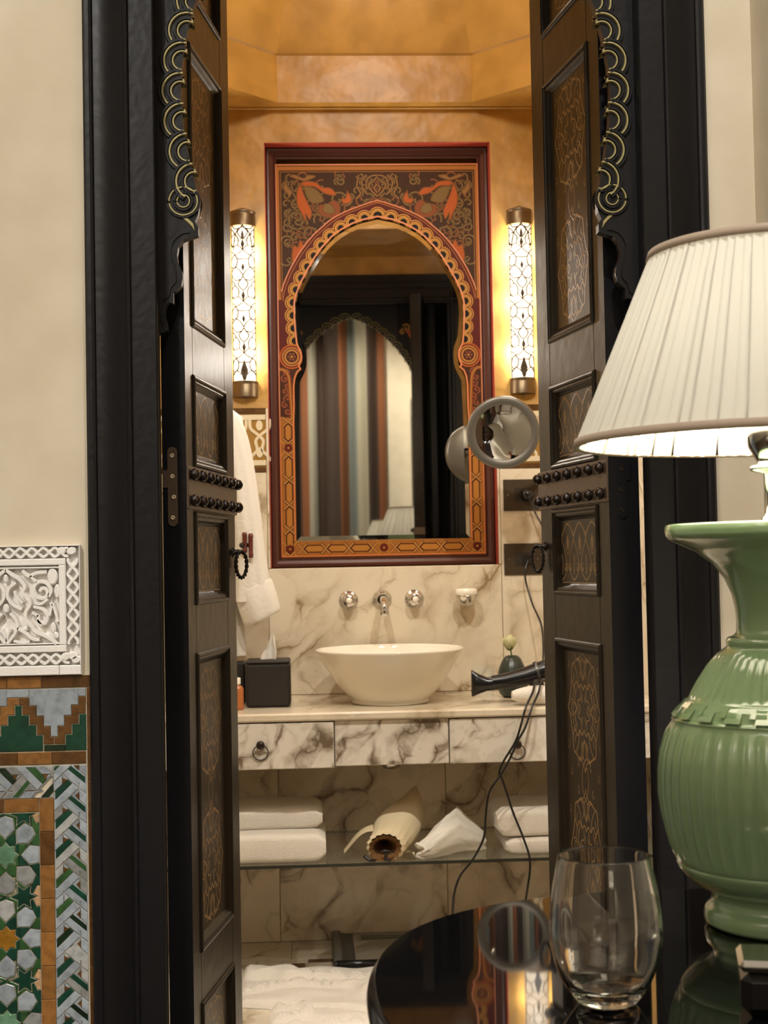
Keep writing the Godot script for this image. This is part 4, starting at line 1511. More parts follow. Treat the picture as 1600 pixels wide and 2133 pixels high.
func mirror_paint(side: PackedVector2Array) -> ImageTexture:
	var w := 0.67
	var h := 2.49 - 1.2138
	var c := Canvas.new(w, h, 1150.0, -w / 2, 2.49, rgb(62, 40, 24))
	var gold := rgb(176, 122, 58)
	var olive := rgb(116, 92, 52)
	var dark := rgb(44, 26, 18)
	var orange := rgb(166, 84, 36)
	var tan_ := rgb(138, 100, 56)
	var maroon := rgb(84, 32, 24)
	# arabesque of the spandrels
	var r: RandomNumberGenerator = RandomNumberGenerator.new()
	r.seed = 9
	for k in 190:
		var p := Vector2(r.randf_range(0.0, 0.30), r.randf_range(2.06, 2.46))
		var q := spiral(p, r.randf_range(0.012, 0.03), r.randf() * TAU, r.randf_range(0.6, 1.2) * (1 if k % 2 else -1), 14)
		for v in [q, mirrored(q)]:
			c.line(v, 0.0085, dark)
			c.line(v, 0.0058, olive if k % 3 else rgb(122, 76, 44))
	for sgn in 1:
		var shapes := [
			[orange, [0.255, 2.425, 0.265, 2.440, 0.240, 2.420, 0.205, 2.418, 0.170, 2.395, 0.135, 2.390, 0.150, 2.412, 0.180, 2.416, 0.200, 2.432, 0.235, 2.436]],
			[orange, [0.250, 2.430, 0.240, 2.395, 0.225, 2.360, 0.215, 2.335, 0.222, 2.310, 0.235, 2.330, 0.232, 2.300, 0.248, 2.330, 0.262, 2.360, 0.262, 2.400]],
			[olive, [0.240, 2.420, 0.200, 2.410, 0.175, 2.375, 0.190, 2.365, 0.215, 2.365, 0.232, 2.390]],
			[rgb(128, 70, 40), [0.165, 2.360, 0.140, 2.372, 0.122, 2.350, 0.130, 2.322, 0.160, 2.316, 0.190, 2.330, 0.190, 2.355]],
			[olive, [0.172, 2.362, 0.150, 2.358, 0.140, 2.335, 0.160, 2.328, 0.180, 2.340]],
			[orange, [0.098, 2.405, 0.085, 2.380, 0.090, 2.365, 0.110, 2.362, 0.118, 2.378, 0.104, 2.380]],
			[orange, [0.255, 2.245, 0.240, 2.215, 0.262, 2.180, 0.270, 2.150, 0.282, 2.185, 0.275, 2.225, 0.262, 2.220]],
			[tan_, [0.285, 2.452, 0.270, 2.458, 0.240, 2.446, 0.225, 2.456, 0.200, 2.452, 0.225, 2.440, 0.245, 2.438]],
			[tan_, [0.300, 2.440, 0.304, 2.410, 0.290, 2.390, 0.300, 2.370, 0.288, 2.382, 0.278, 2.400, 0.290, 2.415]]]
		for q in shapes:
			var p := smooth2(pv(q[1] + [q[1][0], q[1][1]]), 5)
			for v in [p, mirrored(p)]:
				c.fill(v, q[0])
				c.line(v, 0.0026, dark)
				c.line(moved(v, Vector2.ZERO), 0.001, gold)
		for q in [[0, 2.45, 0.012, 2.435, 0.028, 2.425, 0.020, 2.405, 0.0, 2.385], [0.0, 2.425, 0.010, 2.412, 0.0, 2.398], [0.035, 2.455, 0.050, 2.435, 0.044, 2.405, 0.030, 2.392], [0.060, 2.455, 0.066, 2.42, 0.055, 2.395, 0.070, 2.378], [0.0, 2.455, 0.02, 2.452, 0.032, 2.440, 0.036, 2.42, 0.030, 2.41]]:
			var p := smooth2(pv(q), 6)
			for v in [p, mirrored(p)]:
				c.line(v, 0.0078, dark)
				c.line(v, 0.0048, tan_)
	# arch band
	var band := PackedVector2Array()
	for i in 31:
		var y := 2.05 + (2.372 - 2.05) * i / 30.0
		band.append(Vector2(minf(mirror_outer(y), 0.33), y))
	var full := band.duplicate()
	for i in range(band.size() - 2, -1, -1):
		full.append(Vector2(-band[i].x, band[i].y))
	full.append_array(pv([-0.33, 2.05, -0.33, 1.80, 0.33, 1.80, 0.33, 2.05]))
	c.fill(full, maroon)
	for q in [0.008]:
		var inner := PackedVector2Array()
		for v in band:
			inner.append(v - Vector2(q, q * 0.6))
		c.line(inner, 0.0016, gold)
		c.line(mirrored(inner), 0.0016, gold)
	# scallops along the opening
	var path := PackedVector2Array()
	for v in side:
		if v.y > 1.895: path.append(v)
	var gone := 0.0
	var next := 0.010
	var spots := [Vector2(0, 2.324)]
	for i in path.size() - 1:
		var step := path[i].distance_to(path[i + 1])
		while next <= gone + step:
			var dirn := (path[i + 1] - path[i]).normalized()
			spots.append(path[i].lerp(path[i + 1], (next - gone) / step) + Vector2(dirn.y, -dirn.x) * 0.006)
			next += 0.0415
		gone += step
	for q in [[0.0265, rgb(196, 146, 70)], [0.0235, maroon], [0.0205, rgb(196, 146, 70)], [0.0165, rgb(120, 70, 34)], [0.0145, rgb(196, 146, 70)], [0.0115, rgb(24, 18, 16)]]:
		for p in spots:
			c.dot(p, q[0], q[1])
			c.dot(Vector2(-p.x, p.y), q[0], q[1])
	# lower legs
	for sg in [1.0, -1.0]:
		var leg := rect(0.262 if sg > 0 else -0.335, 1.66, 0.335 if sg > 0 else -0.262, 1.832)
		c.fill(leg, rgb(66, 40, 26))
		for k in 7:
			var q := spiral(Vector2(sg * (0.304 + 0.008 * (k % 2)), 1.685 + 0.021 * k), 0.012, k * 1.7, 1.0 * (1 if k % 2 else -1), 12)
			c.line(q, 0.0055, rgb(128, 70, 44))
		for wd in [[0.011, orange], [0.0065, dark], [0.0042, gold]]:
			var v := smooth2(pv([0.330, 1.822, 0.312, 1.818, 0.300, 1.800, 0.296, 1.776, 0.292, 1.70, 0.292, 1.664, 0.310, 1.660, 0.326, 1.662]), 5)
			c.line(v if sg > 0 else mirrored(v), wd[0], wd[1])
		var ro := Vector2(sg * 0.288, 1.862)
		for q in [[0.040, orange], [0.035, maroon], [0.0315, gold], [0.027, maroon], [0.024, gold], [0.0185, rgb(70, 36, 26)]]:
			c.dot(ro, q[0], q[1])
		for k in 6:
			c.dot(ro + Vector2.from_angle(TAU * k / 6) * 0.010, 0.0035, rgb(130, 78, 48))
		c.dot(ro, 0.004, gold)
		c.fill(rect(minf(sg * 0.270, sg * 0.335), 1.2138, maxf(sg * 0.270, sg * 0.335), 1.658), rgb(150, 96, 44))
	c.fill(rect(-0.335, 1.2138, 0.335, 1.267), rgb(150, 96, 44))
	# hexagon chains
	var hexes := []
	for sg in [1.0, -1.0]:
		for k in 6:
			if k == 1:
				hexes.append([Vector2(sg * 0.3035, 1.566), 0.0, true])
			elif k == 0:
				hexes.append([Vector2(sg * 0.3035, 1.616), 0.029, false])
			else:
				hexes.append([Vector2(sg * 0.3035, 1.502 - (k - 2) * 0.081), 0.036, false])
		hexes.append([Vector2(sg * 0.3035, 1.2385), 0.0, true])
	for k in 7:
		var x := -0.225 + 0.075 * k
		if k == 3:
			hexes.append([Vector2(0, 1.2385), -1.0, true])
		else:
			hexes.append([Vector2(x, 1.2385), -0.033, false])
	for q in hexes:
		var p: Vector2 = q[0]
		if q[2]:
			for k in 8:
				c.dot(p + Vector2.from_angle(TAU * k / 8) * 0.009, 0.0048, rgb(90, 36, 26))
			c.dot(p, 0.006, rgb(90, 36, 26))
			c.dot(p, 0.0035, gold)
			for sx in [-1.0, 1.0]:
				for sy in [-1.0, 1.0]:
					c.line(PackedVector2Array([p + Vector2(sx * 0.012, sy * 0.012), p + Vector2(sx * 0.026, sy * 0.026)]), 0.003, gold)
			continue
		var L := absf(q[1])
		var hx := pv([0.011, L - 0.011, 0.0, L, -0.011, L - 0.011, -0.011, -L + 0.011, 0.0, -L, 0.011, -L + 0.011])
		var ends := [Vector2(0, L + 0.004), Vector2(0, -L - 0.004)]
		var cr := []
		for e in ends:
			var f := signf(e.y)
			cr.append(PackedVector2Array([e + Vector2(-0.016, -0.012 * f), e + Vector2(0.016, 0.016 * f)]))
			cr.append(PackedVector2Array([e + Vector2(0.016, -0.012 * f), e + Vector2(-0.016, 0.016 * f)]))
		if q[1] < 0:
			hx = moved(hx, Vector2.ZERO, Vector2.ONE, PI / 2)
			for k in 4: cr[k] = moved(cr[k], Vector2.ZERO, Vector2.ONE, PI / 2)
		for k in 4:
			c.line(moved(cr[k], p), 0.0062, rgb(78, 42, 24))
			c.line(moved(cr[k], p), 0.0032, rgb(196, 142, 74))
		c.fill(moved(hx, p), rgb(168, 112, 50))
		c.line(moved(hx, p), 0.0032, rgb(66, 34, 22), true)
	# border band inside the orange bead
	for q in [[0.3250, 0.0165, rgb(160, 104, 46)], [0.3185, 0.0022, rgb(70, 38, 22)], [0.3145, 0.0014, gold]]:
		for sg in [1.0, -1.0]:
			c.line(PackedVector2Array([Vector2(sg * q[0], 2.055), Vector2(sg * q[0], 2.48 - (0.330 - q[0]))]), q[1], q[2])
		c.line(PackedVector2Array([Vector2(-q[0], 2.482 - (0.330 - q[0])), Vector2(q[0], 2.482 - (0.330 - q[0]))]), q[1], q[2])
	return c.tex()

# ---------------------------------------------------------------- wall sconces
func sconce(label: String, where: Transform3D) -> Node3D:
	var t := thing("wall_sconce", label, "wall lamp", where, "pierced wall sconces beside the mirror")
	var r: float = 0.0388
	var half := func(r0: float, r1: float, y0: float, y1: float, n := 20) -> SurfaceTool:
		var s := st(true)
		for i in n:
			var a := PI * i / n
			var b := PI * (i + 1) / n
			quad(s, Vector3(cos(b) * r0, y0, sin(b) * r0), Vector3(cos(a) * r0, y0, sin(a) * r0), Vector3(cos(a) * r1, y1, sin(a) * r1), Vector3(cos(b) * r1, y1, sin(b) * r1))
		return s
	obj("back_plate", box_of(Vector3(-0.030, 0.01, 0.0), Vector3(0.030, 0.598, 0.004), 0.001), M.bronze, t)
	for q in [[0.0, 0.054, "lower_cap"], [0.548, 0.60, "upper_cap"]]:
		var c := st(true)
		for pr in [[r + 0.002, r + 0.002, q[0] + 0.004, q[1] - 0.012], [r + 0.002, r + 0.0005, q[1] - 0.012, q[1] - 0.009], [r + 0.0005, r + 0.0025, q[1] - 0.009, q[1] - 0.006], [r + 0.0025, r + 0.0025, q[1] - 0.006, q[1]]]:
			var n := 20
			c.set_smooth_group(0)
			for i in n:
				var a := PI * i / n
				var b := PI * (i + 1) / n
				quad(c, Vector3(cos(b) * pr[0], pr[2], sin(b) * pr[0]), Vector3(cos(a) * pr[0], pr[2], sin(a) * pr[0]), Vector3(cos(a) * pr[1], pr[3], sin(a) * pr[1]), Vector3(cos(b) * pr[1], pr[3], sin(b) * pr[1]))
		c.set_smooth_group(FLAT)
		for i in 20:
			var a := PI * i / 20
			var b := PI * (i + 1) / 20
			var tip: float = q[1] + 0.016 if q[2] == "upper_cap" else q[1] - 0.001
			tri(c, Vector3(0, tip, 0.0), Vector3(cos(b) * (r + 0.0025), q[1], sin(b) * (r + 0.0025)), Vector3(cos(a) * (r + 0.0025), q[1], sin(a) * (r + 0.0025)))
			tri(c, Vector3(0, q[0], 0.0), Vector3(cos(a) * (r + 0.002), q[0] + 0.004, sin(a) * (r + 0.002)), Vector3(cos(b) * (r + 0.002), q[0] + 0.004, sin(b) * (r + 0.002)))
		obj(q[2], c, M.bronze, t)
	obj("drip_knob", lathe_of([Vector2(0, -0.012), Vector2(0.003, -0.010), Vector2(0.002, -0.003), Vector2(0.004, 0.001)], 10, at(0, 0, 0.018)), M.bronze, t)
	var glow := mat(rgb(255, 246, 226), 0.5, 0.0, {"emission_enabled": true, "emission": rgb(255, 236, 206), "emission_energy_multiplier": 1.5})
	obj("glass_tube", half.call(r - 0.0022, r - 0.0022, 0.0535, 0.5485), glow, t)
	for y in [0.14, 0.30, 0.46]:
		bulb_light(t, Vector3(0, y, 0.017), 0.155, Color(1.0, 0.978, 0.925), 0.018)
	# pierced metal: curves drawn flat (u across, v up) and wrapped round the glass
	var f := st(true)
	var wrap := func(p: PackedVector2Array, rad: float) -> void:
		var q := []
		for v in p:
			var a: float = PI / 2 - clampf(v.x / r, -1.45, 1.45)
			q.append(Vector3(cos(a) * r, v.y, sin(a) * r))
		tube(f, q, rad, 5)
	for k in 3:
		var y := 0.06 + 0.165 * k
		for sg in [1.0, -1.0]:
			for c in [
				[0.0, 0.0, 0.012, 0.018, 0.026, 0.026, 0.044, 0.014], [0.020, 0.032, 0.034, 0.024, 0.046, 0.036, 0.040, 0.058, 0.026, 0.064, 0.018, 0.050, 0.020, 0.032],
				[0.0, 0.052, 0.018, 0.054, 0.030, 0.070, 0.046, 0.080], [0.0, 0.082, 0.014, 0.070, 0.028, 0.066], [0.0, 0.082, 0.016, 0.096, 0.034, 0.092, 0.048, 0.100],
				[0.016, 0.096, 0.014, 0.116, 0.026, 0.132, 0.042, 0.124, 0.046, 0.106, 0.034, 0.092], [0.0, 0.116, 0.010, 0.126, 0.016, 0.140, 0.006, 0.152, 0.0, 0.163], [0.026, 0.132, 0.036, 0.146, 0.048, 0.150], [0.006, 0.152, 0.026, 0.150, 0.044, 0.168]]:
				var p := pv(c)
				for i in p.size():
					p[i] = Vector2(p[i].x * sg, p[i].y + y)
				wrap.call(smooth2(p, 4), 0.0019)
		for q in [[0.026, 0.005, 0.014], [0.1, 0.006, 0.018]]:
			var dm := st()
			var cyl := pv([0, q[0] + q[2] + y, q[1], q[0] + y, 0, q[0] - q[2] + y, -q[1], q[0] + y])
			prism(f, cyl, 0.0005, 0.0018, 0.0, at(0, 0, r - 0.001))
	for sg in [1.0, -1.0]:
		wrap.call(smooth2(pv([0.0, 0.546, 0.020 * sg, 0.530, 0.030 * sg, 0.500, 0.034 * sg, 0.470]), 5), 0.0022)
		wrap.call(smooth2(pv([0.046 * sg, 0.548, 0.046 * sg, 0.30, 0.046 * sg, 0.054]), 3), 0.0016)
		wrap.call(smooth2(pv([0.0, 0.515, 0.010 * sg, 0.500, 0.016 * sg, 0.510, 0.026 * sg, 0.500]), 4), 0.0014)
	f.set_smooth_group(FLAT)
	prism(f, pv([0, 0.538, 0.005, 0.520, 0.003, 0.505, -0.003, 0.505, -0.005, 0.520]), 0.0005, 0.0018, 0.0, at(0, 0, r - 0.001))
	prism(f, pv([-0.004, 0.055, 0.004, 0.055, 0.012, 0.085, 0.008, 0.098, 0.003, 0.112, 0.0, 0.124, -0.003, 0.112, -0.008, 0.098, -0.012, 0.085]), 0.0005, 0.0018, 0.0, at(0, 0, r - 0.001))
	obj("pierced_screen", f, M.dark_bronze, t)
	return t

func sconce_copy(o: Node3D, label: String, where: Transform3D) -> void:
	copy_of(o, where, label)

# ---------------------------------------------------------------- vanity
func vanity() -> void:
	var x0 := -0.559
	var x1 := 1.029
	var zf := -4.11
	var v := thing("vanity", "long veined marble vanity unit with three fronts under the mirror, towels stored below it", "vanity", at(0.235, 0.614, zf))
	var o := Vector3(0.235, 0.614, zf)
	var L := func(a: Vector3, b: Vector3, r := 0.0) -> SurfaceTool: return box_of(a - o, b - o, r)
	var top := st()
	box(top, Vector3(x0, 0.7445, -4.599) - o, Vector3(x1, 0.768, -4.097) - o, 0.005)
	obj("worktop", top, M.marble3, v)
	obj("carcass", L.call(Vector3(x0, 0.616, -4.598), Vector3(x1, 0.742, -4.135)), M.marble1, v)
	obj("front_panel", L.call(Vector3(0.0635, 0.6145, -4.134), Vector3(0.3875, 0.743, zf), 0.002), M.veined3, v)
	for q in [[-0.2455, 0.0605, 0.6115, 0.7405, -4.102, -0.147, "veined1"], [0.3905, 0.790, 0.6140, 0.7400, -4.106, 0.583, "veined2"], [x0, -0.248, 0.6145, 0.743, -4.108, 9.0, "veined4"], [0.792, x1, 0.6145, 0.743, -4.108, 9.0, "veined0"]]:
		if q[5] > 5.0:
			obj("front_panel", L.call(Vector3(q[0], q[2], -4.134), Vector3(q[1], q[3], q[4]), 0.002), M[q[6]], v)
			continue
		var d := obj("drawer", L.call(Vector3(q[0], q[2], -4.133), Vector3(q[1], q[3], q[4]), 0.002), M[q[6]], v)
		var k := Transform3D(Basis(Vector3.RIGHT, PI / 2), Vector3(q[5], 0.681 if q[5] < 0 else 0.664, q[4]) - o)
		obj("knob", lathe_of([Vector2(0.0, 0.0165), Vector2(0.007, 0.0155), Vector2(0.0115, 0.012), Vector2(0.0125, 0.0075), Vector2(0.0105, 0.004), Vector2(0.006, 0.002), Vector2(0.006, -0.001)], 18, k), M.iron, d)
		var ring := []
		for i in 28:
			var a := TAU * i / 28
			ring.append(Vector3(q[5] + 0.0215 * cos(a), (0.660 if q[5] < 0 else 0.643) + 0.0215 * sin(a), q[4] + 0.011 - 0.004 * (1.0 - sin(a))) - o)
		obj("ring_handle", tube_of(ring, 0.0017, 6, true), M.iron, d)
	# waste trap seen below the middle front
	var t := thing("waste_trap", "chrome waste trap just showing below the middle vanity front", "pipe", at(0.234, 0.572, -4.33))
	obj("cup", lathe_of([Vector2(0, 0.0), Vector2(0.018, 0.001), Vector2(0.027, 0.008), Vector2(0.029, 0.022), Vector2(0.024, 0.030), Vector2(0.014, 0.033), Vector2(0.014, 0.060)], 24), M.chrome, t)
	# glass shelf
	var sh := thing("glass_shelf", "long clear glass shelf under the vanity carrying towels", "shelf", at(0.235, 0.333, -4.35))
	obj("pane", box_of(Vector3(x0 - 0.235, 0.0, -0.249), Vector3(x1 - 0.235, 0.010, 0.250), 0.0015), mat(Color(0.50, 0.52, 0.46, 0.22), 0.03, 0.0, {"transparency": BaseMaterial3D.TRANSPARENCY_ALPHA}), sh)
	obj("edge", box_of(Vector3(x0 - 0.235, 0.0006, 0.2502), Vector3(x1 - 0.235, 0.0094, 0.2512)), mat(rgb(46, 46, 38), 0.2), sh)
	obj("edge", box_of(Vector3(x0 - 0.235, 0.0006, -0.2500), Vector3(x1 - 0.235, 0.0094, -0.2492)), mat(rgb(46, 46, 38), 0.2), sh)

# ---------------------------------------------------------------- fittings on the mirror wall
func wall_things() -> void:
	var face := Basis(Vector3.RIGHT, PI / 2)
	for q in [["left", 0.1225, "left of the spout"], ["right", 0.3325, "right of the spout"]]:
		var t := thing("tap", "chrome wall tap with ribbed collar and white centre button, %s" % q[2], "tap", at(q[1], 1.0715, BACK_Z), "basin taps")
		obj("collar", lathe_of([Vector2(0.029, -0.001), Vector2(0.0305, 0.003), Vector2(0.029, 0.006), Vector2(0.023, 0.010), Vector2(0.016, 0.020), Vector2(0.0145, 0.030)], 32, Transform3D(face, Vector3.ZERO)), M.chrome, t)
		obj("handle", lathe_of([Vector2(0.0135, 0.026), Vector2(0.021, 0.030), Vector2(0.0235, 0.040), Vector2(0.021, 0.050), Vector2(0.013, 0.053), Vector2(0.0, 0.0535)], 30, Transform3D(face, Vector3.ZERO), func(a, _y): return -0.0022 * maxf(0.0, cos(a * 5.0))), M.chrome, t)
		obj("button", lathe_of([Vector2(0.010, 0.0525), Vector2(0.009, 0.0555), Vector2(0.0, 0.0565)], 18, Transform3D(face, Vector3.ZERO)), M.white_china, t)
	var s := thing("spout", "chrome wall spout with round collar between the two taps", "tap", at(0.2295, 1.072, BACK_Z))
	obj("collar", lathe_of([Vector2(0.029, -0.001), Vector2(0.0305, 0.003), Vector2(0.029, 0.007), Vector2(0.021, 0.012), Vector2(0.0165, 0.022), Vector2(0.0155, 0.028)], 32, Transform3D(face, Vector3.ZERO)), M.chrome, s)
	obj("pipe", tube_of(smooth3([Vector3(0, 0, 0.02), Vector3(0, 0.002, 0.06), Vector3(0, 0.0, 0.10), Vector3(0.0, -0.010, 0.125), Vector3(0, -0.030, 0.134)], 5), 0.0115, 14), M.chrome, s)
	obj("nozzle", lathe_of([Vector2(0.0, -0.047), Vector2(0.0115, -0.047), Vector2(0.0135, -0.045), Vector2(0.0135, -0.033), Vector2(0.0115, -0.028)], 16, at(0, 0, 0.134)), M.chrome, s)
	# soap dish
	var d := thing("soap_dish", "white soap in a round chrome wall holder right of the taps", "soap dish", at(0.495, 1.076, BACK_Z))
	obj("holder", lathe_of([Vector2(0.0, -0.030), Vector2(0.014, -0.028), Vector2(0.026, -0.016), Vector2(0.034, 0.0), Vector2(0.0355, 0.006), Vector2(0.033, 0.005), Vector2(0.024, -0.010), Vector2(0, -0.014)], 28, at(0, 0, 0.062)), M.chrome, d)
	obj("stem", tube_of([Vector3(0, -0.012, 0.0), Vector3(0, -0.012, 0.035)], 0.007, 10), M.chrome, d)
	obj("soap", lathe_of([Vector2(0.0, -0.004), Vector2(0.030, 0.002), Vector2(0.0345, 0.008), Vector2(0.034, 0.022), Vector2(0.030, 0.026), Vector2(0, 0.027)], 28, at(-0.001, 0, 0.062)), M.white_china, d)
	# sockets
	for q in [["upper", 0.688, 1.3975, "bronze square wall socket with a round black plug in it, above the other socket"], ["lower", 0.686, 1.1915, "bronze wall socket plate below the plugged one, behind the cord"]]:
		var p := thing("wall_socket", q[3], "socket", at(q[1], q[2], BACK_Z), "bronze wall sockets")
		obj("plate", box_of(Vector3(-0.062, -0.0505, -0.001), Vector3(0.062, 0.0505, 0.006), 0.0015), M.dark_bronze, p)
		obj("insert", box_of(Vector3(-0.028, -0.022, 0.005), Vector3(0.03, 0.022, 0.0072), 0.001), mat(rgb(50, 42, 34), 0.4, 0.3), p)
		for e in [-0.046, 0.046]:
			obj("screw", lathe_of([Vector2(0.003, 0.0058), Vector2(0.0025, 0.0068), Vector2(0, 0.0068)], 10, Transform3D(face, Vector3(e, 0, 0))), M.bronze, p)
	var pl := thing("mains_plug", "round black plug in the upper bronze socket", "plug", at(0.7015, 1.3975, BACK_Z + 0.0071))
	obj("plug_body", lathe_of([Vector2(0.0195, 0.0), Vector2(0.0195, 0.016), Vector2(0.015, 0.028), Vector2(0.007, 0.033), Vector2(0, 0.033)], 20, Transform3D(face, Vector3.ZERO)), M.black_plastic, pl)
	var pl2 := thing("mains_plug", "flat black plug in the lower bronze socket", "plug", at(0.698, 1.1915, BACK_Z + 0.0072))
	obj("plug_body", box_of(Vector3(-0.014, -0.011, 0.0), Vector3(0.014, 0.011, 0.022), 0.004), M.black_plastic, pl2)
	tag(obj("power_cord", tube_of(smooth3([Vector3(0.7, 1.392, -4.562), Vector3(0.712, 1.363, -4.56), Vector3(0.725, 1.329, -4.55), Vector3(0.738, 1.301, -4.54), Vector3(0.761, 1.243, -4.53), Vector3(0.80, 1.10, -4.53)], 6), 0.0028, 7), M.black_plastic), "black cord hanging from the plug in the upper bronze socket", "cord")
	# magnifying mirror on an arm
	var to_eye := (Vector3(0.025, 0.985, 0.25) - Vector3(0.582, 1.569, -4.25)).normalized()
	var bx := Vector3.UP.cross(to_eye).normalized()
	var mm := thing("shaving_mirror", "round magnifying mirror in a grey ring on a wall arm, right of the painted mirror", "mirror", Transform3D(Basis(bx, to_eye.cross(bx), to_eye), Vector3(0.582, 1.569, -4.25)))
	var up := Transform3D(Basis(Vector3.RIGHT, PI / 2), Vector3.ZERO)
	var steel := mat(rgb(116, 112, 104), 0.38, 0.65)
	obj("rim", lathe_of([Vector2(0.0825, 0.003), Vector2(0.0835, 0.0065), Vector2(0.086, 0.008), Vector2(0.102, 0.010), Vector2(0.107, 0.0075), Vector2(0.1085, 0.001), Vector2(0.106, -0.008), Vector2(0.098, -0.014), Vector2(0.080, -0.020), Vector2(0.040, -0.026), Vector2(0.0, -0.028)], 56, up), steel, mm)
	var gp := []
	for i in 13:
		var r: float = 0.0832 * (12 - i) / 12.0
		gp.append(Vector2(r, -0.0005 + (r * r - 0.0832 * 0.0832) / (2.0 * 1.9) + 0.0015))
	obj("magnifying_glass", lathe_of(gp, 56, up), M.magnifier, mm)
	obj("pivot", lathe_of([Vector2(0.012, -0.050), Vector2(0.014, -0.030), Vector2(0.018, -0.024), Vector2(0.0, -0.020)], 16, up), steel, mm)
	var inv := mm.transform.affine_inverse()
	obj("arm", tube_of([inv * Vector3(0.586, 1.571, -4.30), inv * Vector3(0.66, 1.571, -4.34), inv * Vector3(0.80, 1.571, -4.45), inv * Vector3(0.86, 1.571, -4.595)], 0.008, 10), steel, mm)
	# robe
	bathrobe()

func bathrobe() -> void:
	var t := thing("bathrobe", "white bathrobe hanging on the left beside the mirror, cuff turned back", "bathrobe", at(-0.30, 1.68, -4.45))
	var body := st(true)
	var rings := []
	for i in 34:
		var v := float(i) / 33
		var y := 0.035 - 0.80 * v
		var wd := 0.022 + 0.098 * smoothstep(0.0, 0.10, v) - 0.010 * smoothstep(0.4, 1.0, v)
		var dp := 0.02 + 0.045 * smoothstep(0.0, 0.15, v)
		var ring := PackedVector3Array()
		for j in 48:
			var a := TAU * j / 48
			var f := 1.0 + 0.07 * sin(5.0 * a + 0.6) * smoothstep(0.05, 0.4, v) + 0.04 * sin(11.0 * a + 2.0 * v) * smoothstep(0.1, 0.5, v)
			ring.append(Vector3(-0.015 + cos(a) * wd * f, y, 0.04 - sin(a) * dp * f))
		rings.append(ring)
	rings.reverse()
	loft(body, rings)
	obj("body", body, M.cloth_white, t)
	var sl := st(true)
	rings = []
	var path := smooth2(pv([0.045, -0.004, 0.075, -0.055, 0.100, -0.16, 0.120, -0.30, 0.132, -0.43, 0.140, -0.535, 0.140, -0.60]), 6)
	for i in path.size():
		var v := float(i) / (path.size() - 1)
		var wd := lerpf(0.030, 0.044, smoothstep(0.0, 0.3, v)) + 0.012 * smoothstep(0.6, 1.0, v)
		var ring := PackedVector3Array()
		for j in 40:
			var a := TAU * j / 40
			var f := 1.0 + 0.06 * sin(4.0 * a + 5.0 * v) * v + 0.035 * sin(9.0 * a - 3.0 * v)
			ring.append(Vector3(path[i].x - 0.012 + cos(a) * wd * f, path[i].y, 0.085 - sin(a) * (0.042 + 0.01 * v) * f))
		rings.append(ring)
	rings.reverse()
	loft(sl, rings)
	obj("sleeve", sl, M.cloth_white, t)
	var cf := st(true)
	rings = []
	for q in [[-0.655, 0.98], [-0.652, 1.05], [-0.640, 1.10], [-0.60, 1.14], [-0.560, 1.10], [-0.553, 1.04], [-0.556, 0.9]]:
		var ring := PackedVector3Array()
		for j in 40:
			var a := TAU * j / 40
			var f: float = q[1] * (1.0 + 0.035 * sin(6.0 * a))
			ring.append(Vector3(0.142 + cos(a) * 0.050 * f + (q[0] + 0.6) * -0.28, q[0] + 0.09 * cos(a) * 0.25, 0.085 - sin(a) * 0.046 * f))
		rings.append(ring)
	loft(cf, rings)
	obj("cuff", cf, M.cloth_white, t)
	var h := thing("robe_toggle", "pair of dark red wooden pegs clipped to the white robe sleeve", "peg", at(-0.183, 1.251, -4.305))
	for q in [[-0.0085, 0.006, 0.03, "peg"], [0.0095, -0.004, 0.036, "peg"]]:
		obj(q[3], lathe_of([Vector2(0, -q[2]), Vector2(0.007, -q[2]), Vector2(0.0075, -q[2] * 0.7), Vector2(0.0065, -q[2] * 0.6), Vector2(0.0070, q[2] * 0.6), Vector2(0.0080, q[2] * 0.75), Vector2(0.0065, q[2]), Vector2(0, q[2] + 0.001)], 14, at(q[0], q[1], 0.0)), M.red_wood, h)
	obj("knob", lathe_of([Vector2(0, -0.009), Vector2(0.007, -0.006), Vector2(0.0095, 0.0), Vector2(0.007, 0.006), Vector2(0, 0.009)], 14, at(-0.016, -0.002, 0.004)), M.iron, h)
	obj("clip", box_of(Vector3(-0.010, -0.006, -0.014), Vector3(0.010, 0.004, -0.005), 0.002), M.iron, h)
	var k := thing("robe_hook", "bronze wall hook behind the white bathrobe", "hook", at(-0.30, 1.735, BACK_Z))
	obj("rose", lathe_of([Vector2(0.022, -0.0005), Vector2(0.022, 0.004), Vector2(0.012, 0.010), Vector2(0, 0.011)], 18, Transform3D(Basis(Vector3.RIGHT, PI / 2), Vector3.ZERO)), M.bronze, k)
	obj("prong", tube_of(smooth3([Vector3(0, 0, 0.006), Vector3(0, -0.012, 0.08), Vector3(0, -0.016, 0.16), Vector3(0, 0.012, 0.19)], 5), 0.0055, 10), M.bronze, k)

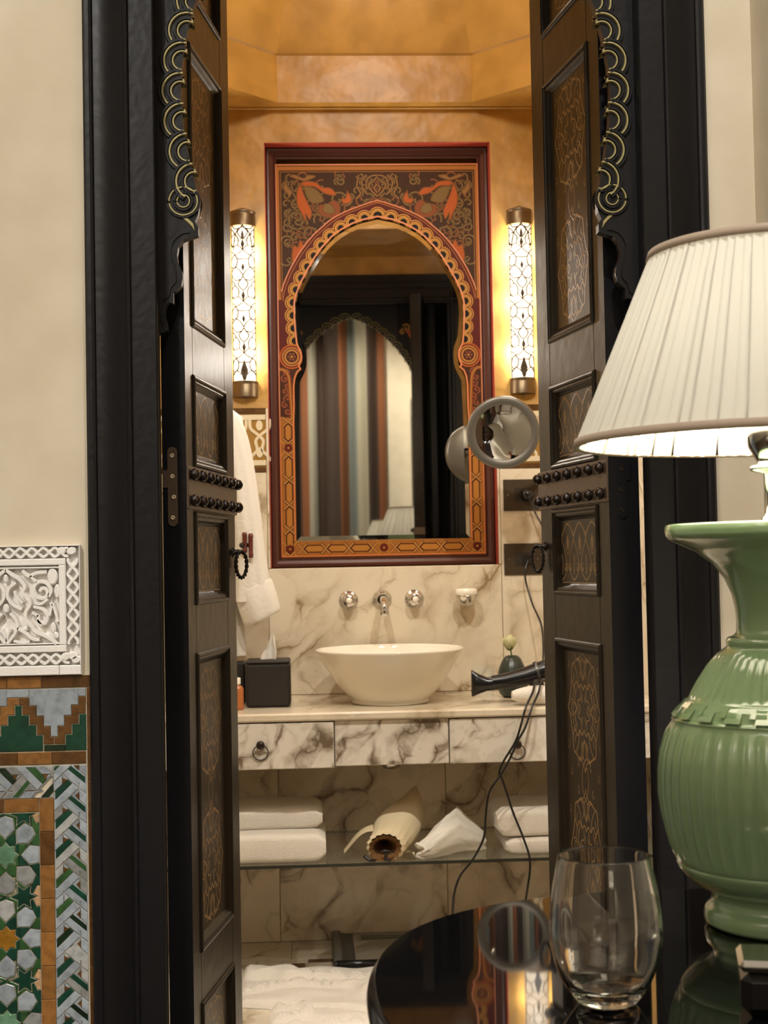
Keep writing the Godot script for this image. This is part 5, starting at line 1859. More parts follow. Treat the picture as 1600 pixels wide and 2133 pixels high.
# ---------------------------------------------------------------- things on the worktop
func counter_things() -> void:
	var top := 0.768
	# basin
	var b := thing("basin", "large white china vessel basin standing on the marble worktop", "basin", at(0.236, top, -4.345))
	var prof := [Vector2(0.0, 0.0005), Vector2(0.112, 0.0005), Vector2(0.116, 0.003), Vector2(0.1155, 0.008), Vector2(0.113, 0.013)]
	for i in 15:
		var v := float(i) / 14
		prof.append(Vector2(0.113 + 0.107 * pow(v, 0.78), 0.013 + 0.140 * v))
	prof.append_array([Vector2(0.2225, 0.157), Vector2(0.2232, 0.1605), Vector2(0.2215, 0.1635), Vector2(0.217, 0.1640), Vector2(0.2135, 0.161), Vector2(0.2115, 0.156)])
	for i in 13:
		var v := 1.0 - float(i) / 12
		prof.append(Vector2(0.075 + 0.1335 * pow(v, 0.6), 0.026 + 0.124 * v))
	prof.append_array([Vector2(0.045, 0.020), Vector2(0.0, 0.018)])
	obj("bowl", lathe_of(prof, 96), M.white_china, b)
	obj("drain", lathe_of([Vector2(0.022, 0.0185), Vector2(0.021, 0.0215), Vector2(0, 0.0225)], 24), M.chrome, b)
	# tissue box
	var t := thing("tissue_box", "black leather cube tissue box with a white tissue pulled up, left of the basin", "tissue box", at(-0.128, top, -4.34))
	var bs := st()
	box(bs, Vector3(-0.066, 0.0005, -0.066), Vector3(0.066, 0.130, 0.066), 0.008)
	var bo := obj("box", bs, M.black_leather, t)
	obj("lid", box_of(Vector3(-0.0665, 0.128, -0.0665), Vector3(0.0665, 0.139, 0.0665), 0.006), M.black_leather, t)
	var ts := st(true)
	sheet(ts, 16, 16, func(u, v): return Vector3(-0.004 + (u - 0.45) * lerpf(0.050, 0.022, v) * (1.15 - 0.5 * absf(v - 0.4)) + 0.014 * v, 0.136 + 0.094 * v * (1.0 - 0.40 * absf(u - 0.62) * 2.0), 0.010 * sin(u * 7.0 + v * 2.0) * (1.0 - v * 0.4)))
	sheet(ts, 12, 12, func(u, v): return Vector3(0.004 + (u - 0.5) * lerpf(0.042, 0.008, v) + 0.008 * v, 0.136 + 0.058 * v, -0.010 + 0.009 * cos(u * 6.0 + v)))
	obj("tissue", ts, M.tissue if M.has("tissue") else mat(rgb(240, 236, 228), 0.9, 0.0, {"backlight_enabled": true, "backlight": Color(0.5, 0.5, 0.48)}), t)
	tag(obj("storage_box", box_of(Vector3(-0.085, 0.0005, -0.045), Vector3(0.045, 0.128, 0.045), 0.006), M.black_leather, self, at(-0.245, top, -4.43)), "black leather box half hidden behind the tissue box by the robe", "box")
	var bt := thing("bottle", "small amber bottle with white cap at the left end of the worktop", "bottle", at(-0.216, top, -4.235))
	obj("body", lathe_of([Vector2(0, 0.0005), Vector2(0.017, 0.001), Vector2(0.018, 0.004), Vector2(0.018, 0.060), Vector2(0.015, 0.068), Vector2(0.008, 0.072), Vector2(0.008, 0.078)], 20), mat(rgb(176, 104, 56), 0.2), bt)
	obj("cap", lathe_of([Vector2(0.0095, 0.075), Vector2(0.0095, 0.092), Vector2(0.008, 0.094), Vector2(0, 0.094)], 16), M.white_china, bt)
	# vase with rose
	var v := thing("bud_vase", "small dark green ribbed bud vase behind the hair dryer", "vase", at(0.617, top, -4.42))
	obj("vase_body", lathe_of([Vector2(0, 0.0005), Vector2(0.028, 0.001), Vector2(0.040, 0.012), Vector2(0.047, 0.035), Vector2(0.0465, 0.062), Vector2(0.040, 0.092), Vector2(0.028, 0.118), Vector2(0.019, 0.127), Vector2(0.015, 0.128), Vector2(0.017, 0.120), Vector2(0.0, 0.09)], 48, Transform3D(), func(a, y): return -0.0013 * pow(absf(sin(a * 8.0)), 8.0) * (1.0 if y < 0.12 else 0.0)), mat(rgb(44, 52, 44), 0.3), v)
	var f := thing("rose", "single pale green-white rose bud standing in the dark bud vase", "flower", at(0.614, top + 0.10, -4.42))
	obj("stem", tube_of(smooth3([Vector3(0.004, -0.02, 0), Vector3(0.002, 0.03, 0.002), Vector3(-0.004, 0.052, 0.004)], 4), 0.0022, 7), mat(rgb(70, 96, 44), 0.6), f)
	var petal := mat(rgb(226, 222, 176), 0.7, 0.0, {"backlight_enabled": true, "backlight": Color(0.4, 0.42, 0.3)})
	for k in 9:
		var ps := st(true)
		var ring := 0.0 if k < 3 else 1.0
		var turn := TAU * k / (3.0 if k < 3 else 6.0) + ring * 0.4
		var xf := Transform3D(Basis(Vector3.UP, turn), Vector3(-0.004, 0.048, 0.004))
		sheet(ps, 6, 8, func(u, w): return xf * Vector3((u - 0.5) * 0.028 * sin(PI * (0.15 + 0.75 * w)) * (1.0 + 0.25 * ring), 0.044 * w * (1.0 - 0.16 * ring), (0.008 + 0.007 * ring) * sin(PI * 0.62 * w) + 0.002 - 1.5 * pow((u - 0.5) * 0.028, 2.0) * 8.0 + 0.005 * ring * w * w))
		obj("petal", ps, petal, f)
	for k in 4:
		var xf := Transform3D(Basis(Vector3.UP, TAU * k / 4 + 0.3), Vector3(-0.004, 0.046, 0.004))
		var ls := st(true)
		sheet(ls, 3, 5, func(u, w): return xf * Vector3((u - 0.5) * 0.010 * (1.0 - w), 0.018 * w - 0.002, 0.004 + 0.012 * sin(w * 2.0)))
		obj("sepal", ls, mat(rgb(96, 122, 60), 0.7), f)
	# tumblers
	var gl := [Vector2(0, 0.0008), Vector2(0.030, 0.0008), Vector2(0.0325, 0.003), Vector2(0.0355, 0.093), Vector2(0.0345, 0.0945), Vector2(0.0335, 0.093), Vector2(0.0305, 0.008), Vector2(0.0, 0.0075)]
	var g := thing("water_glass", "clear straight tumbler standing behind the nozzle of the hair dryer", "glass", at(0.534, top, -4.46), "tumblers on the worktop")
	obj("tumbler", lathe_of([Vector2(0, 0.006), Vector2(0.030, 0.006), Vector2(0.031, 0.001), Vector2(0.0325, 0.003), Vector2(0.0355, 0.0945)], 40), M.pane, g)
	# hair dryer lying on its side
	var hd := thing("hair_dryer", "black hair dryer with flat nozzle lying in front of the bud vase", "hair dryer", at(0.60, 0.826, -4.27))
	var nz := st(true)
	var rings := []
	for q in [[-0.126, 0.010, 0.0385, 0.0], [-0.124, 0.012, 0.0395, 0.0], [-0.105, 0.016, 0.030, -0.002], [-0.080, 0.019, 0.0205, -0.003], [-0.060, 0.021, 0.0205, -0.002]]:
		var ring := PackedVector3Array()
		for j in 32:
			var a := TAU * j / 32
			ring.append(Vector3(q[0], q[3] + q[2] * sin(a), q[1] * cos(a)))
		rings.append(ring)
	rings.reverse()
	loft(nz, rings)
	obj("nozzle", nz, M.black_plastic, hd)
	var bd := st(true)
	rings = []
	for q in [[-0.066, 0.0215, 0.000], [-0.030, 0.023, 0.004], [0.0, 0.025, 0.010], [0.03, 0.028, 0.016], [0.06, 0.031, 0.024], [0.085, 0.033, 0.030], [0.115, 0.033, 0.036], [0.135, 0.028, 0.040], [0.142, 0.018, 0.042]]:
		var ring := PackedVector3Array()
		for j in 32:
			var a := TAU * j / 32
			ring.append(Vector3(q[0], q[2] + q[1] * sin(a), q[1] * cos(a)))
		rings.append(ring)
	rings.reverse()
	loft(bd, rings)
	obj("barrel", bd, M.black_plastic, hd)
	obj("band", lathe_of([Vector2(0.0335, -0.004), Vector2(0.0342, 0.0), Vector2(0.0335, 0.004)], 32, Transform3D(Basis(Vector3.BACK, -PI / 2 + 0.2), Vector3(0.07, 0.027, 0))), mat(rgb(90, 88, 84), 0.3, 0.6), hd)
	obj("handle", tube_of(smooth3([Vector3(0.055, 0.020, 0.006), Vector3(0.062, -0.004, 0.016), Vector3(0.075, -0.026, 0.028), Vector3(0.095, -0.040, 0.045)], 5), [0.017, 0.017, 0.0168, 0.0166, 0.0165, 0.0165, 0.016, 0.016, 0.016, 0.0155, 0.015, 0.015, 0.0145, 0.014, 0.013, 0.012], 14), M.black_plastic, hd)
	obj("rear_grille", lathe_of([Vector2(0.0, 0.0), Vector2(0.012, 0.001), Vector2(0.018, -0.001)], 20, Transform3D(Basis(Vector3.BACK, -PI / 2), Vector3(0.143, 0.042, 0))), mat(rgb(60, 60, 60), 0.5, 0.5), hd)
	tag(obj("dryer_cord", tube_of(smooth3([Vector3(0.690, 0.792, -4.226), Vector3(0.672, 0.832, -4.20), Vector3(0.648, 0.838, -4.155), Vector3(0.632, 0.808, -4.118), Vector3(0.606, 0.770, -4.080), Vector3(0.589, 0.720, -4.070), Vector3(0.573, 0.676, -4.070), Vector3(0.539, 0.623, -4.070), Vector3(0.525, 0.589, -4.070), Vector3(0.534, 0.569, -4.070), Vector3(0.561, 0.480, -4.070), Vector3(0.589, 0.406, -4.070), Vector3(0.607, 0.338, -4.070), Vector3(0.596, 0.251, -4.070), Vector3(0.57, 0.10, -4.09), Vector3(0.56, 0.004, -4.12)], 6), 0.0034, 8), M.black_plastic), "black cord from the dryer running down on the right after the crossing", "cord")
	tag(obj("dryer_cord", tube_of(smooth3([Vector3(0.696, 0.794, -4.224), Vector3(0.684, 0.836, -4.195), Vector3(0.664, 0.840, -4.15), Vector3(0.648, 0.806, -4.116), Vector3(0.624, 0.770, -4.082), Vector3(0.601, 0.716, -4.063), Vector3(0.577, 0.677, -4.060), Vector3(0.555, 0.630, -4.060), Vector3(0.530, 0.588, -4.060), Vector3(0.495, 0.538, -4.060), Vector3(0.483, 0.471, -4.060), Vector3(0.476, 0.411, -4.060), Vector3(0.444, 0.351, -4.060), Vector3(0.405, 0.302, -4.060), Vector3(0.386, 0.233, -4.060), Vector3(0.385, 0.10, -4.09), Vector3(0.39, 0.004, -4.12)], 6), 0.0034, 8), M.black_plastic), "black cord from the dryer swinging left below the worktop", "cord")
	tag(obj("power_cord", tube_of(smooth3([Vector3(0.698, 1.190, -4.57), Vector3(0.688, 1.165, -4.56), Vector3(0.684, 1.140, -4.555), Vector3(0.689, 1.104, -4.55), Vector3(0.701, 1.047, -4.52), Vector3(0.715, 0.989, -4.45), Vector3(0.712, 0.925, -4.40), Vector3(0.700, 0.880, -4.34), Vector3(0.690, 0.868, -4.30)], 6), 0.003, 8), M.black_plastic), "black cord looping from the lower socket to the hair dryer", "cord")
	# rolled hand towel under the dryer
	var rt := thing("rolled_towel", "small white rolled towel at the right end of the worktop under the hair dryer", "towel", turned(0.665, top, -4.17, 0.0))
	var rs := st(true)
	rings = []
	for i in 15:
		var w := float(i) / 14
		var rad := 0.0285 * pow(maxf(0.02, sin(PI * clampf(0.07 + w * 0.9, 0.0, 0.5))), 0.55)
		var ring := PackedVector3Array()
		for j in 36:
			var a := TAU * j / 36
			ring.append(Vector3(-0.085 + 0.17 * w, 0.029 + rad * sin(a) * (1.0 + 0.03 * sin(3.0 * a)) * 0.98, rad * cos(a) * 1.25))
		rings.append(ring)
	rings.reverse()
	loft(rs, rings)
	obj("roll", rs, M.terry, rt)

# ---------------------------------------------------------------- things on the glass shelf
func soft_slab(x0: float, x1: float, y0: float, y1: float, z0: float, z1: float, seed_: int, amp := 0.004) -> SurfaceTool:
	# a folded towel: a pillow-edged slab with slow ripples
	var n := noise(seed_, 6.0, 3)
	var s := st(true)
	var rings := []
	var h := (y1 - y0) / 2.0
	for i in 22:
		var w := float(i) / 21
		var x := lerpf(x0, x1, w)
		var e := pow(clampf(minf(w, 1.0 - w) * 14.0, 0.0, 1.0), 0.5)
		var ring := PackedVector3Array()
		for j in 44:
			var a := TAU * j / 44
			var cx := signf(cos(a)) * pow(absf(cos(a)), 0.22)
			var cy := signf(sin(a)) * pow(absf(sin(a)), 0.35)
			var p := Vector3(x, (y0 + y1) / 2.0 + cy * h * lerpf(0.5, 1.0, e), (z0 + z1) / 2.0 + cx * (z1 - z0) / 2.0 * lerpf(0.96, 1.0, e))
			var lift := n.get_noise_3d(p.x, p.y, p.z) * amp
			if p.y > y0 + 0.3 * h: p.y += lift
			p.z += n.get_noise_3d(p.x, p.y + 3.0, p.z) * amp
			ring.append(p)
		rings.append(ring)
	loft(s, rings)
	return s

func shelf_things() -> void:
	var y := 0.3435
	var a := thing("folded_towel", "large folded white bath towel at the left end of the glass shelf", "towel", at(-0.10, y, -4.27), "bath towels on the glass shelf")
	obj("lower_fold", soft_slab(-0.25, 0.133, 0.0, 0.084, -0.155, 0.165, 61), M.terry, a)
	obj("upper_fold", soft_slab(-0.25, 0.125, 0.080, 0.142, -0.170, 0.085, 62, 0.010), M.terry, a)
	for k in 2:
		var t := thing("folded_towel", ["folded white towel at the right end of the glass shelf, bottom of the pile", "folded white towel at the right end of the glass shelf, top of the pile"][k], "towel", at(0.68, y + 0.046 * k, -4.27), "bath towels on the glass shelf")
		obj("fold", soft_slab(-0.13 - 0.022 * k, 0.2, 0.0, 0.045 + 0.038 * k, -0.15 + 0.02 * k, 0.13 - 0.012 * k, 63 + k, 0.004 + 0.005 * k), M.terry, t)
	# beige drawstring laundry bag, rolled, open end to the front
	var bag := thing("laundry_bag", "beige cloth laundry bag lying open-end first on the glass shelf", "bag", at(0.215, y, -4.16))
	var bs := st(true)
	var rings := []
	var spine := [[Vector3(-0.015, 0.040, 0.060), 0.046, 0.038, 0.0], [Vector3(-0.012, 0.043, 0.055), 0.055, 0.043, 0.0], [Vector3(-0.006, 0.045, 0.030), 0.054, 0.044, 0.05], [Vector3(0.005, 0.052, 0.0), 0.060, 0.050, 0.15], [Vector3(0.020, 0.064, -0.05), 0.072, 0.058, 0.3], [Vector3(0.036, 0.080, -0.11), 0.078, 0.052, 0.45], [Vector3(0.052, 0.100, -0.17), 0.070, 0.036, 0.6], [Vector3(0.066, 0.122, -0.22), 0.050, 0.018, 0.75], [Vector3(0.085, 0.148, -0.25), 0.022, 0.006, 0.8]]
	for i in spine.size():
		var q: Array = spine[i]
		var ring := PackedVector3Array()
		for j in 48:
			var an := TAU * j / 48
			var ruf := 1.0 + (0.05 * sin(16.0 * an) if i < 3 else 0.03 * sin(5.0 * an + i))
			var v := Vector2(cos(an) * q[1] * ruf, sin(an) * q[2] * ruf).rotated(q[3])
			var p: Vector3 = q[0] + Vector3(v.x, v.y, 0)
			p.y = maxf(p.y, 0.001)
			ring.append(p)
		rings.append(ring)
	rings.reverse()
	loft(bs, rings, false)
	obj("sack", bs, M.linen, bag)
	var inner := st(true)
	rings = []
	for q in [[0.060, 0.046, 0.038], [0.045, 0.034, 0.026], [0.015, 0.028, 0.020], [-0.05, 0.004, 0.003]]:
		var ring := PackedVector3Array()
		for j in 48:
			var an := TAU * j / 48
			var ruf := 1.0 + 0.05 * sin(16.0 * an)
			ring.append(Vector3(-0.015 + cos(an) * q[1] * ruf, maxf(0.002, 0.036 + sin(an) * q[2] * ruf), q[0]))
		rings.append(ring)
	rings.reverse()
	loft(inner, rings, false)
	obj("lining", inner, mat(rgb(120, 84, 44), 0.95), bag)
	var flap := st(true)
	sheet(flap, 10, 8, func(u, v): return Vector3(-0.045 - 0.085 * u, 0.078 - 0.052 * u + 0.010 * sin(v * 5.0) * (1.0 - u) + 0.012 * sin(u * 4.0), 0.01 - 0.14 * v * (1.0 - u * 0.6)))
	obj("flap", flap, M.linen, bag)
	var lip := st(true)
	sheet(lip, 10, 5, func(u, v): return Vector3(0.030 + 0.042 * u, 0.006 + 0.022 * sin(PI * u) * (1.0 - v) + 0.006 * v, 0.052 - 0.05 * v - 0.01 * u))
	obj("lip", lip, M.linen, bag)
	obj("drawstring", tube_of(smooth3([Vector3(-0.075, 0.018, 0.062), Vector3(-0.060, 0.008, 0.070), Vector3(-0.045, 0.006, 0.066)], 4), 0.0045, 7), M.black_plastic, bag)
	obj("drawstring", tube_of(smooth3([Vector3(-0.020, 0.035, 0.062), Vector3(-0.012, 0.022, 0.066), Vector3(-0.016, 0.010, 0.070), Vector3(0.000, 0.006, 0.070)], 4), 0.0045, 7), M.black_plastic, bag)
	obj("drawstring", tube_of(smooth3([Vector3(-0.03, 0.030, 0.064), Vector3(-0.010, 0.032, 0.066), Vector3(0.010, 0.027, 0.062)], 4), 0.003, 7), M.black_plastic, bag)
	# crumpled white cloth
	var cl := thing("crumpled_cloth", "crumpled white flannel on the glass shelf between the beige bag and the right-hand towels", "flannel", at(0.402, y, -4.19))
	var n := noise(71, 9.0, 3)
	var cs := st(true)
	rings = []
	var pts := [[-0.098, 0.020, 0.028, 0.060], [-0.090, 0.024, 0.040, 0.058], [-0.055, 0.038, 0.055, 0.045], [-0.02, 0.050, 0.058, 0.02], [0.015, 0.055, 0.056, -0.01], [0.045, 0.042, 0.05, -0.03], [0.075, 0.030, 0.038, -0.04], [0.098, 0.020, 0.02, -0.05]]
	for i in pts.size():
		var q: Array = pts[i]
		var ring := PackedVector3Array()
		for j in 56:
			var an := TAU * j / 56
			var f := 1.0 + 0.16 * sin(3.0 * an + i * 0.5) + 0.10 * sin(7.0 * an - i * 0.8) + 0.15 * n.get_noise_2d(i * 0.35, j * 0.2)
			var p := Vector3(q[0] + 0.012 * sin(4.0 * an) * (1.0 if i < 2 else 0.3), q[1] + sin(an) * q[1] * f * (1.15 if sin(an) > 0 else 1.0), q[3] + cos(an) * q[2] * f * 0.8)
			p.y = maxf(p.y, 0.001)
			ring.append(p)
		rings.append(ring)
	rings.reverse()
	loft(cs, rings, true)
	obj("cloth", cs, M.cloth_white, cl)
	var hem := st(true)
	var hp := []
	for j in 57:
		var an := TAU * j / 56
		var f := 1.0 + 0.16 * sin(3.0 * an) + 0.10 * sin(7.0 * an)
		hp.append(Vector3(-0.099 + 0.012 * sin(4.0 * an), maxf(0.004, 0.022 + sin(an) * 0.024 * f), 0.060 + cos(an) * 0.034 * f * 0.8))
	tube(hem, hp, 0.004, 6)
	obj("hem", hem, M.cloth_white, cl)

# ---------------------------------------------------------------- things on the bathroom floor
func floor_things() -> void:
	var n := noise(81, 5.0, 2)
	var mat_ := thing("bath_mat", "crumpled white bath mat spread on the tiled floor below the vanity", "bath mat", at(0.0, 0.0, -4.05))
	var crease := func(x: float, z: float) -> float:
		return 0.008 + 0.010 * n.get_noise_2d(x * 0.9 + 1.0, z * 1.6) + 0.024 * pow(1.0 - smoothstep(0.0, 0.17, absf(n.get_noise_2d(x * 0.45 + z * 0.35 + 7.0, z * 0.9))), 1.4)
	for q in [["upper_layer", -0.214, 0.33, -0.185, 0.014], ["lower_layer", -0.125, 0.35, 0.11, 0.0]]:
		var s := st(true)
		var up: bool = q[0] == "upper_layer"
		var top := func(u: float, v: float) -> Vector3:
			var x := lerpf(q[1], q[2], u)
			var zb: float = q[3] - (0.0 if up else 0.02) + 0.006 * sin(x * 14.0)
			var zf := (0.105 + 0.42 * (x + 0.214) * 0.9 - 0.02 * sin((x + 0.1) * 5.0)) if up else 0.62
			var z := lerpf(zb, zf, v)
			var e := minf(minf(u, 1.0 - u) * 26.0, minf(v, 1.0 - v) * 20.0)
			return Vector3(x, 0.001 + (crease.call(x, z) + q[4]) * pow(clampf(e, 0.0, 1.0), 0.5), z)
		sheet(s, 44, 44, func(u, v): return top.call(v, u))
		obj(q[0], s, M.terry, mat_)
	# bathroom scale
	var sc := thing("bathroom_scale", "dark grey flat bathroom scale with glass centre on the floor under the shelf", "scale", at(0.20, 0.0, -4.43))
	var grey := mat(rgb(88, 86, 80), 0.4)
	obj("body", box_of(Vector3(-0.150, 0.004, -0.165), Vector3(0.160, 0.022, 0.165), 0.006), mat(rgb(56, 56, 54), 0.4), sc)
	obj("glass_plate", box_of(Vector3(-0.085, 0.0222, -0.14), Vector3(0.130, 0.0250, 0.150), 0.001), mat(rgb(150, 142, 124), 0.12), sc)
	obj("side_bar", box_of(Vector3(-0.150, 0.020, -0.165), Vector3(-0.122, 0.032, 0.165), 0.005), grey, sc)
	obj("display", box_of(Vector3(-0.06, 0.0248, -0.12), Vector3(0.10, 0.0262, -0.07), 0.001), mat(rgb(40, 44, 42), 0.1), sc)
	obj("front_bar", tube_of([Vector3(-0.140, 0.018, 0.178), Vector3(-0.02, 0.018, 0.178)], 0.013, 12), M.black_plastic, sc)
	obj("front_rod", tube_of([Vector3(-0.03, 0.018, 0.178), Vector3(0.15, 0.018, 0.178)], 0.005, 8), M.black_plastic, sc)

# ---------------------------------------------------------------- the table in front of the doors and what stands on it
func round_table(label: String, where: Transform3D) -> Node3D:
	var h := 0.83
	var t := thing("side_table", label, "table", where, "black lacquer lamp tables")
	var out := func(k: float, y: float) -> PackedVector3Array:
		var ring := PackedVector3Array()
		for j in 96:
			var a := -TAU * j / 96
			var c := cos(a)
			var s := sin(a)
			var r: float = pow(pow(absf(c), 2.35) + pow(absf(s), 2.35), -1.0 / 2.35)
			ring.append(Vector3(c * r * (0.335 - k), y, s * r * (0.335 - k)))
		return ring
	var ts := st(true)
	loft(ts, [out.call(0.012, h - 0.0042), out.call(0.0085, h - 0.0005), out.call(0.0078, h)], true)
	obj("glass_top", ts, M.lacquer, t)
	var es := st(true)
	loft(es, [out.call(0.045, h - 0.040), out.call(0.018, h - 0.038), out.call(0.006, h - 0.033), out.call(0.001, h - 0.024), out.call(0.0, h - 0.016), out.call(0.002, h - 0.008), out.call(0.006, h - 0.004), out.call(0.013, h - 0.003), out.call(0.03, h - 0.004)], true)
	obj("rim", es, M.lacquer_edge, t)
	var ap := st(true)
	loft(ap, [out.call(0.075, h - 0.11), out.call(0.072, h - 0.10), out.call(0.07, h - 0.037)], true)
	obj("apron", ap, M.lacquer_edge, t)
	for k in 3:
		var a := PI * 0.92 + TAU / 3 * k
		var d := Vector3(cos(a), 0, sin(a))
		var pts := smooth3([d * 0.27 + Vector3(0, h - 0.045, 0), d * 0.325 + Vector3(0, h - 0.060, 0), d * 0.35 + Vector3(0, h - 0.11, 0), d * 0.31 + Vector3(0, h - 0.26, 0), d * 0.255 + Vector3(0, h - 0.50, 0), d * 0.265 + Vector3(0, 0.12, 0), d * 0.325 + Vector3(0, 0.035, 0), d * 0.36 + Vector3(0, 0.018, 0)], 4)
		var rs := []
		for i in pts.size():
			rs.append(lerpf(0.024, 0.014, float(i) / (pts.size() - 1)))
		obj("leg", tube_of(pts, rs, 12), M.lacquer_edge, t)
	return t

func table_lamp(label: String, where: Transform3D) -> Node3D:
	var t := thing("table_lamp", label, "lamp", where, "green pottery table lamps")
	# turned and fluted body
	var key := [[0.0, 0.0005], [0.072, 0.0005], [0.0765, 0.004], [0.0770, 0.010], [0.0755, 0.016], [0.0700, 0.022], [0.0690, 0.028], [0.0735, 0.034], [0.0850, 0.040], [0.0960, 0.050], [0.1010, 0.057], [0.1020, 0.060], [0.1010, 0.0615], [0.1030, 0.064], [0.1060, 0.072], [0.1110, 0.090], [0.1150, 0.108], [0.1175, 0.128], [0.1175, 0.148], [0.1150, 0.168], [0.1100, 0.185], [0.1030, 0.1985], [0.1035, 0.2005], [0.1000, 0.203], [0.0945, 0.2130], [0.0900, 0.2165], [0.0885, 0.2185], [0.0860, 0.2205], [0.0780, 0.2345], [0.0680, 0.2500], [0.0570, 0.2640], [0.0480, 0.2705], [0.0485, 0.2725], [0.0490, 0.2760], [0.0470, 0.2790], [0.0420, 0.2805], [0.0385, 0.2840], [0.0380, 0.295], [0.0390, 0.308], [0.0420, 0.322], [0.0490, 0.338], [0.0600, 0.352], [0.0760, 0.3640], [0.0960, 0.3735], [0.1020, 0.3765], [0.1045, 0.3800], [0.1055, 0.3860], [0.1045, 0.3905], [0.1000, 0.3915], [0.06, 0.388], [0.03, 0.37], [0.0, 0.36]]
	var prof := []
	for q in key:
		prof.append(Vector2(q[0], q[1]))
	var fine := []
	for i in prof.size() - 1:
		for j in 3:
			fine.append(prof[i].lerp(prof[i + 1], j / 3.0))
	fine.append(prof[prof.size() - 1])
	var flute := func(a: float, y: float) -> float:
		var m := 0.0
		if y > 0.066 and y < 0.196:
			m = smoothstep(0.066, 0.076, y) * (1.0 - smoothstep(0.188, 0.196, y))
		elif y > 0.222 and y < 0.268:
			m = smoothstep(0.222, 0.226, y) * (1.0 - smoothstep(0.25, 0.268, y))
		return -0.0022 * m * pow(absf(sin(a * 26.0)), 0.6) + 0.0011 * m
	var body := obj("pottery_body", lathe_of(fine, 416, Transform3D(), flute), M.green, t)
	# key pattern in relief
	var kb := st()
	var cnt := 21
	for i in cnt:
		for q in [[0.0, 0.52, 0.0, 0.34], [0.34, 0.52, 0.34, 0.68], [0.34, 0.98, 0.66, 1.0], [0.80, 0.98, 0.36, 0.66]]:
			var a0: float = TAU * (i + q[0]) / cnt
			var a1: float = TAU * (i + q[1]) / cnt
			var pts := []
			for e in [[a0, q[2]], [a1, q[2]], [a1, q[3]], [a0, q[3]]]:
				var y: float = 0.2035 + 0.0135 * e[1]
				var r: float = 0.1015 - 0.0125 * e[1]
				pts.append([Vector3(cos(e[0]) * (r - 0.002), y, -sin(e[0]) * (r - 0.002)), Vector3(cos(e[0]) * (r + 0.0022), y + 0.0005, -sin(e[0]) * (r + 0.0022))])
			quad(kb, pts[0][1], pts[1][1], pts[2][1], pts[3][1])
			for e in 4:
				var f := (e + 1) % 4
				quad(kb, pts[e][0], pts[f][0], pts[f][1], pts[e][1])
	obj("key_pattern", kb, M.green, body)
	# metal neck, holder and bulb
	obj("neck", lathe_of([Vector2(0.012, 0.385), Vector2(0.012, 0.395), Vector2(0.0075, 0.400), Vector2(0.0075, 0.440), Vector2(0.020, 0.4425), Vector2(0.0215, 0.445), Vector2(0.020, 0.4475), Vector2(0.012, 0.449), Vector2(0.016, 0.455), Vector2(0.0225, 0.466), Vector2(0.0245, 0.482), Vector2(0.0240, 0.500), Vector2(0.0, 0.502)], 28), M.chrome, t)
	var glow := mat(rgb(255, 248, 235), 0.4, 0.0, {"emission_enabled": true, "emission": rgb(255, 240, 214), "emission_energy_multiplier": 3.0})
	var bp := []
	for i in 13:
		var a := PI * (float(i) / 12 - 0.5)
		bp.append(Vector2(maxf(0.0, 0.030 * cos(a)), 0.556 + 0.034 * sin(a)))
	bp[0] = Vector2(0.012, 0.503)
	bp.insert(1, Vector2(0.013, 0.515))
	bp.remove_at(2)
	obj("bulb", lathe_of(bp, 20), glow, t)
	bulb_light(t, Vector3(0, 0.556, 0), 0.52, Color(1.0, 0.975, 0.925), 0.028)
	# pleated shade
	var y0 := 0.472
	var y1 := 0.657
	var n := 92
	var r: RandomNumberGenerator = RandomNumberGenerator.new()
	r.seed = 23
	var ang := []
	var lift := []
	for i in n:
		var wob := r.randf_range(-0.22, 0.22)
		for q in [[0.0, -0.0010], [0.55, 0.0012], [0.90, 0.0022], [0.97, 0.0004]]:
			ang.append(TAU * (i + wob + q[0]) / n)
			lift.append(q[1] * r.randf_range(0.6, 1.25))
	var sh := st(true)
	var rows := 6
	for k in rows:
		for i in n * 4:
			var q := []
			for e in [[i + 1, k], [i, k], [i, k + 1], [i + 1, k + 1]]:
				var v: float = float(e[1]) / rows
				var id: int = e[0] % (n * 4)
				var rad: float = lerpf(0.1905, 0.1135, v) + lift[id] * lerpf(1.0, 0.7, v)
				q.append(Vector3(cos(ang[id]) * rad, lerpf(y0, y1, v), sin(ang[id]) * rad))
			quad(sh, q[0], q[1], q[2], q[3])
	obj("shade", sh, M.shade, t)
	for q in [[0.1905, y0, 0.006, "bottom_ribbon"], [0.1135, y1, 0.006, "top_ribbon"]]:
		obj(q[3], lathe_of([Vector2(q[0] - 0.0035, q[1] - 0.0015), Vector2(q[0] + 0.0025, q[1] - 0.0025), Vector2(q[0] + 0.0035, q[1] - 0.001), Vector2(q[0] + 0.0015, q[1] + q[2]), Vector2(q[0] - 0.0015, q[1] + q[2] + 0.0005)], 96), M.ribbon, t)
	var cr := st(true)
	for k in 3:
		var a := TAU * k / 3 + 0.4
		tube(cr, [Vector3(0, 0.6445, 0), Vector3(cos(a) * 0.1125, y1 + 0.001, sin(a) * 0.1125)], 0.0016, 6)
	tube(cr, [Vector3(0.026, 0.49, 0), Vector3(0.045, 0.56, 0), Vector3(0.0, 0.6445, 0)], 0.0016, 6)
	tube(cr, [Vector3(-0.026, 0.49, 0), Vector3(-0.045, 0.56, 0), Vector3(0.0, 0.6445, 0)], 0.0016, 6)
	obj("shade_carrier", cr, M.chrome, t)
	return t

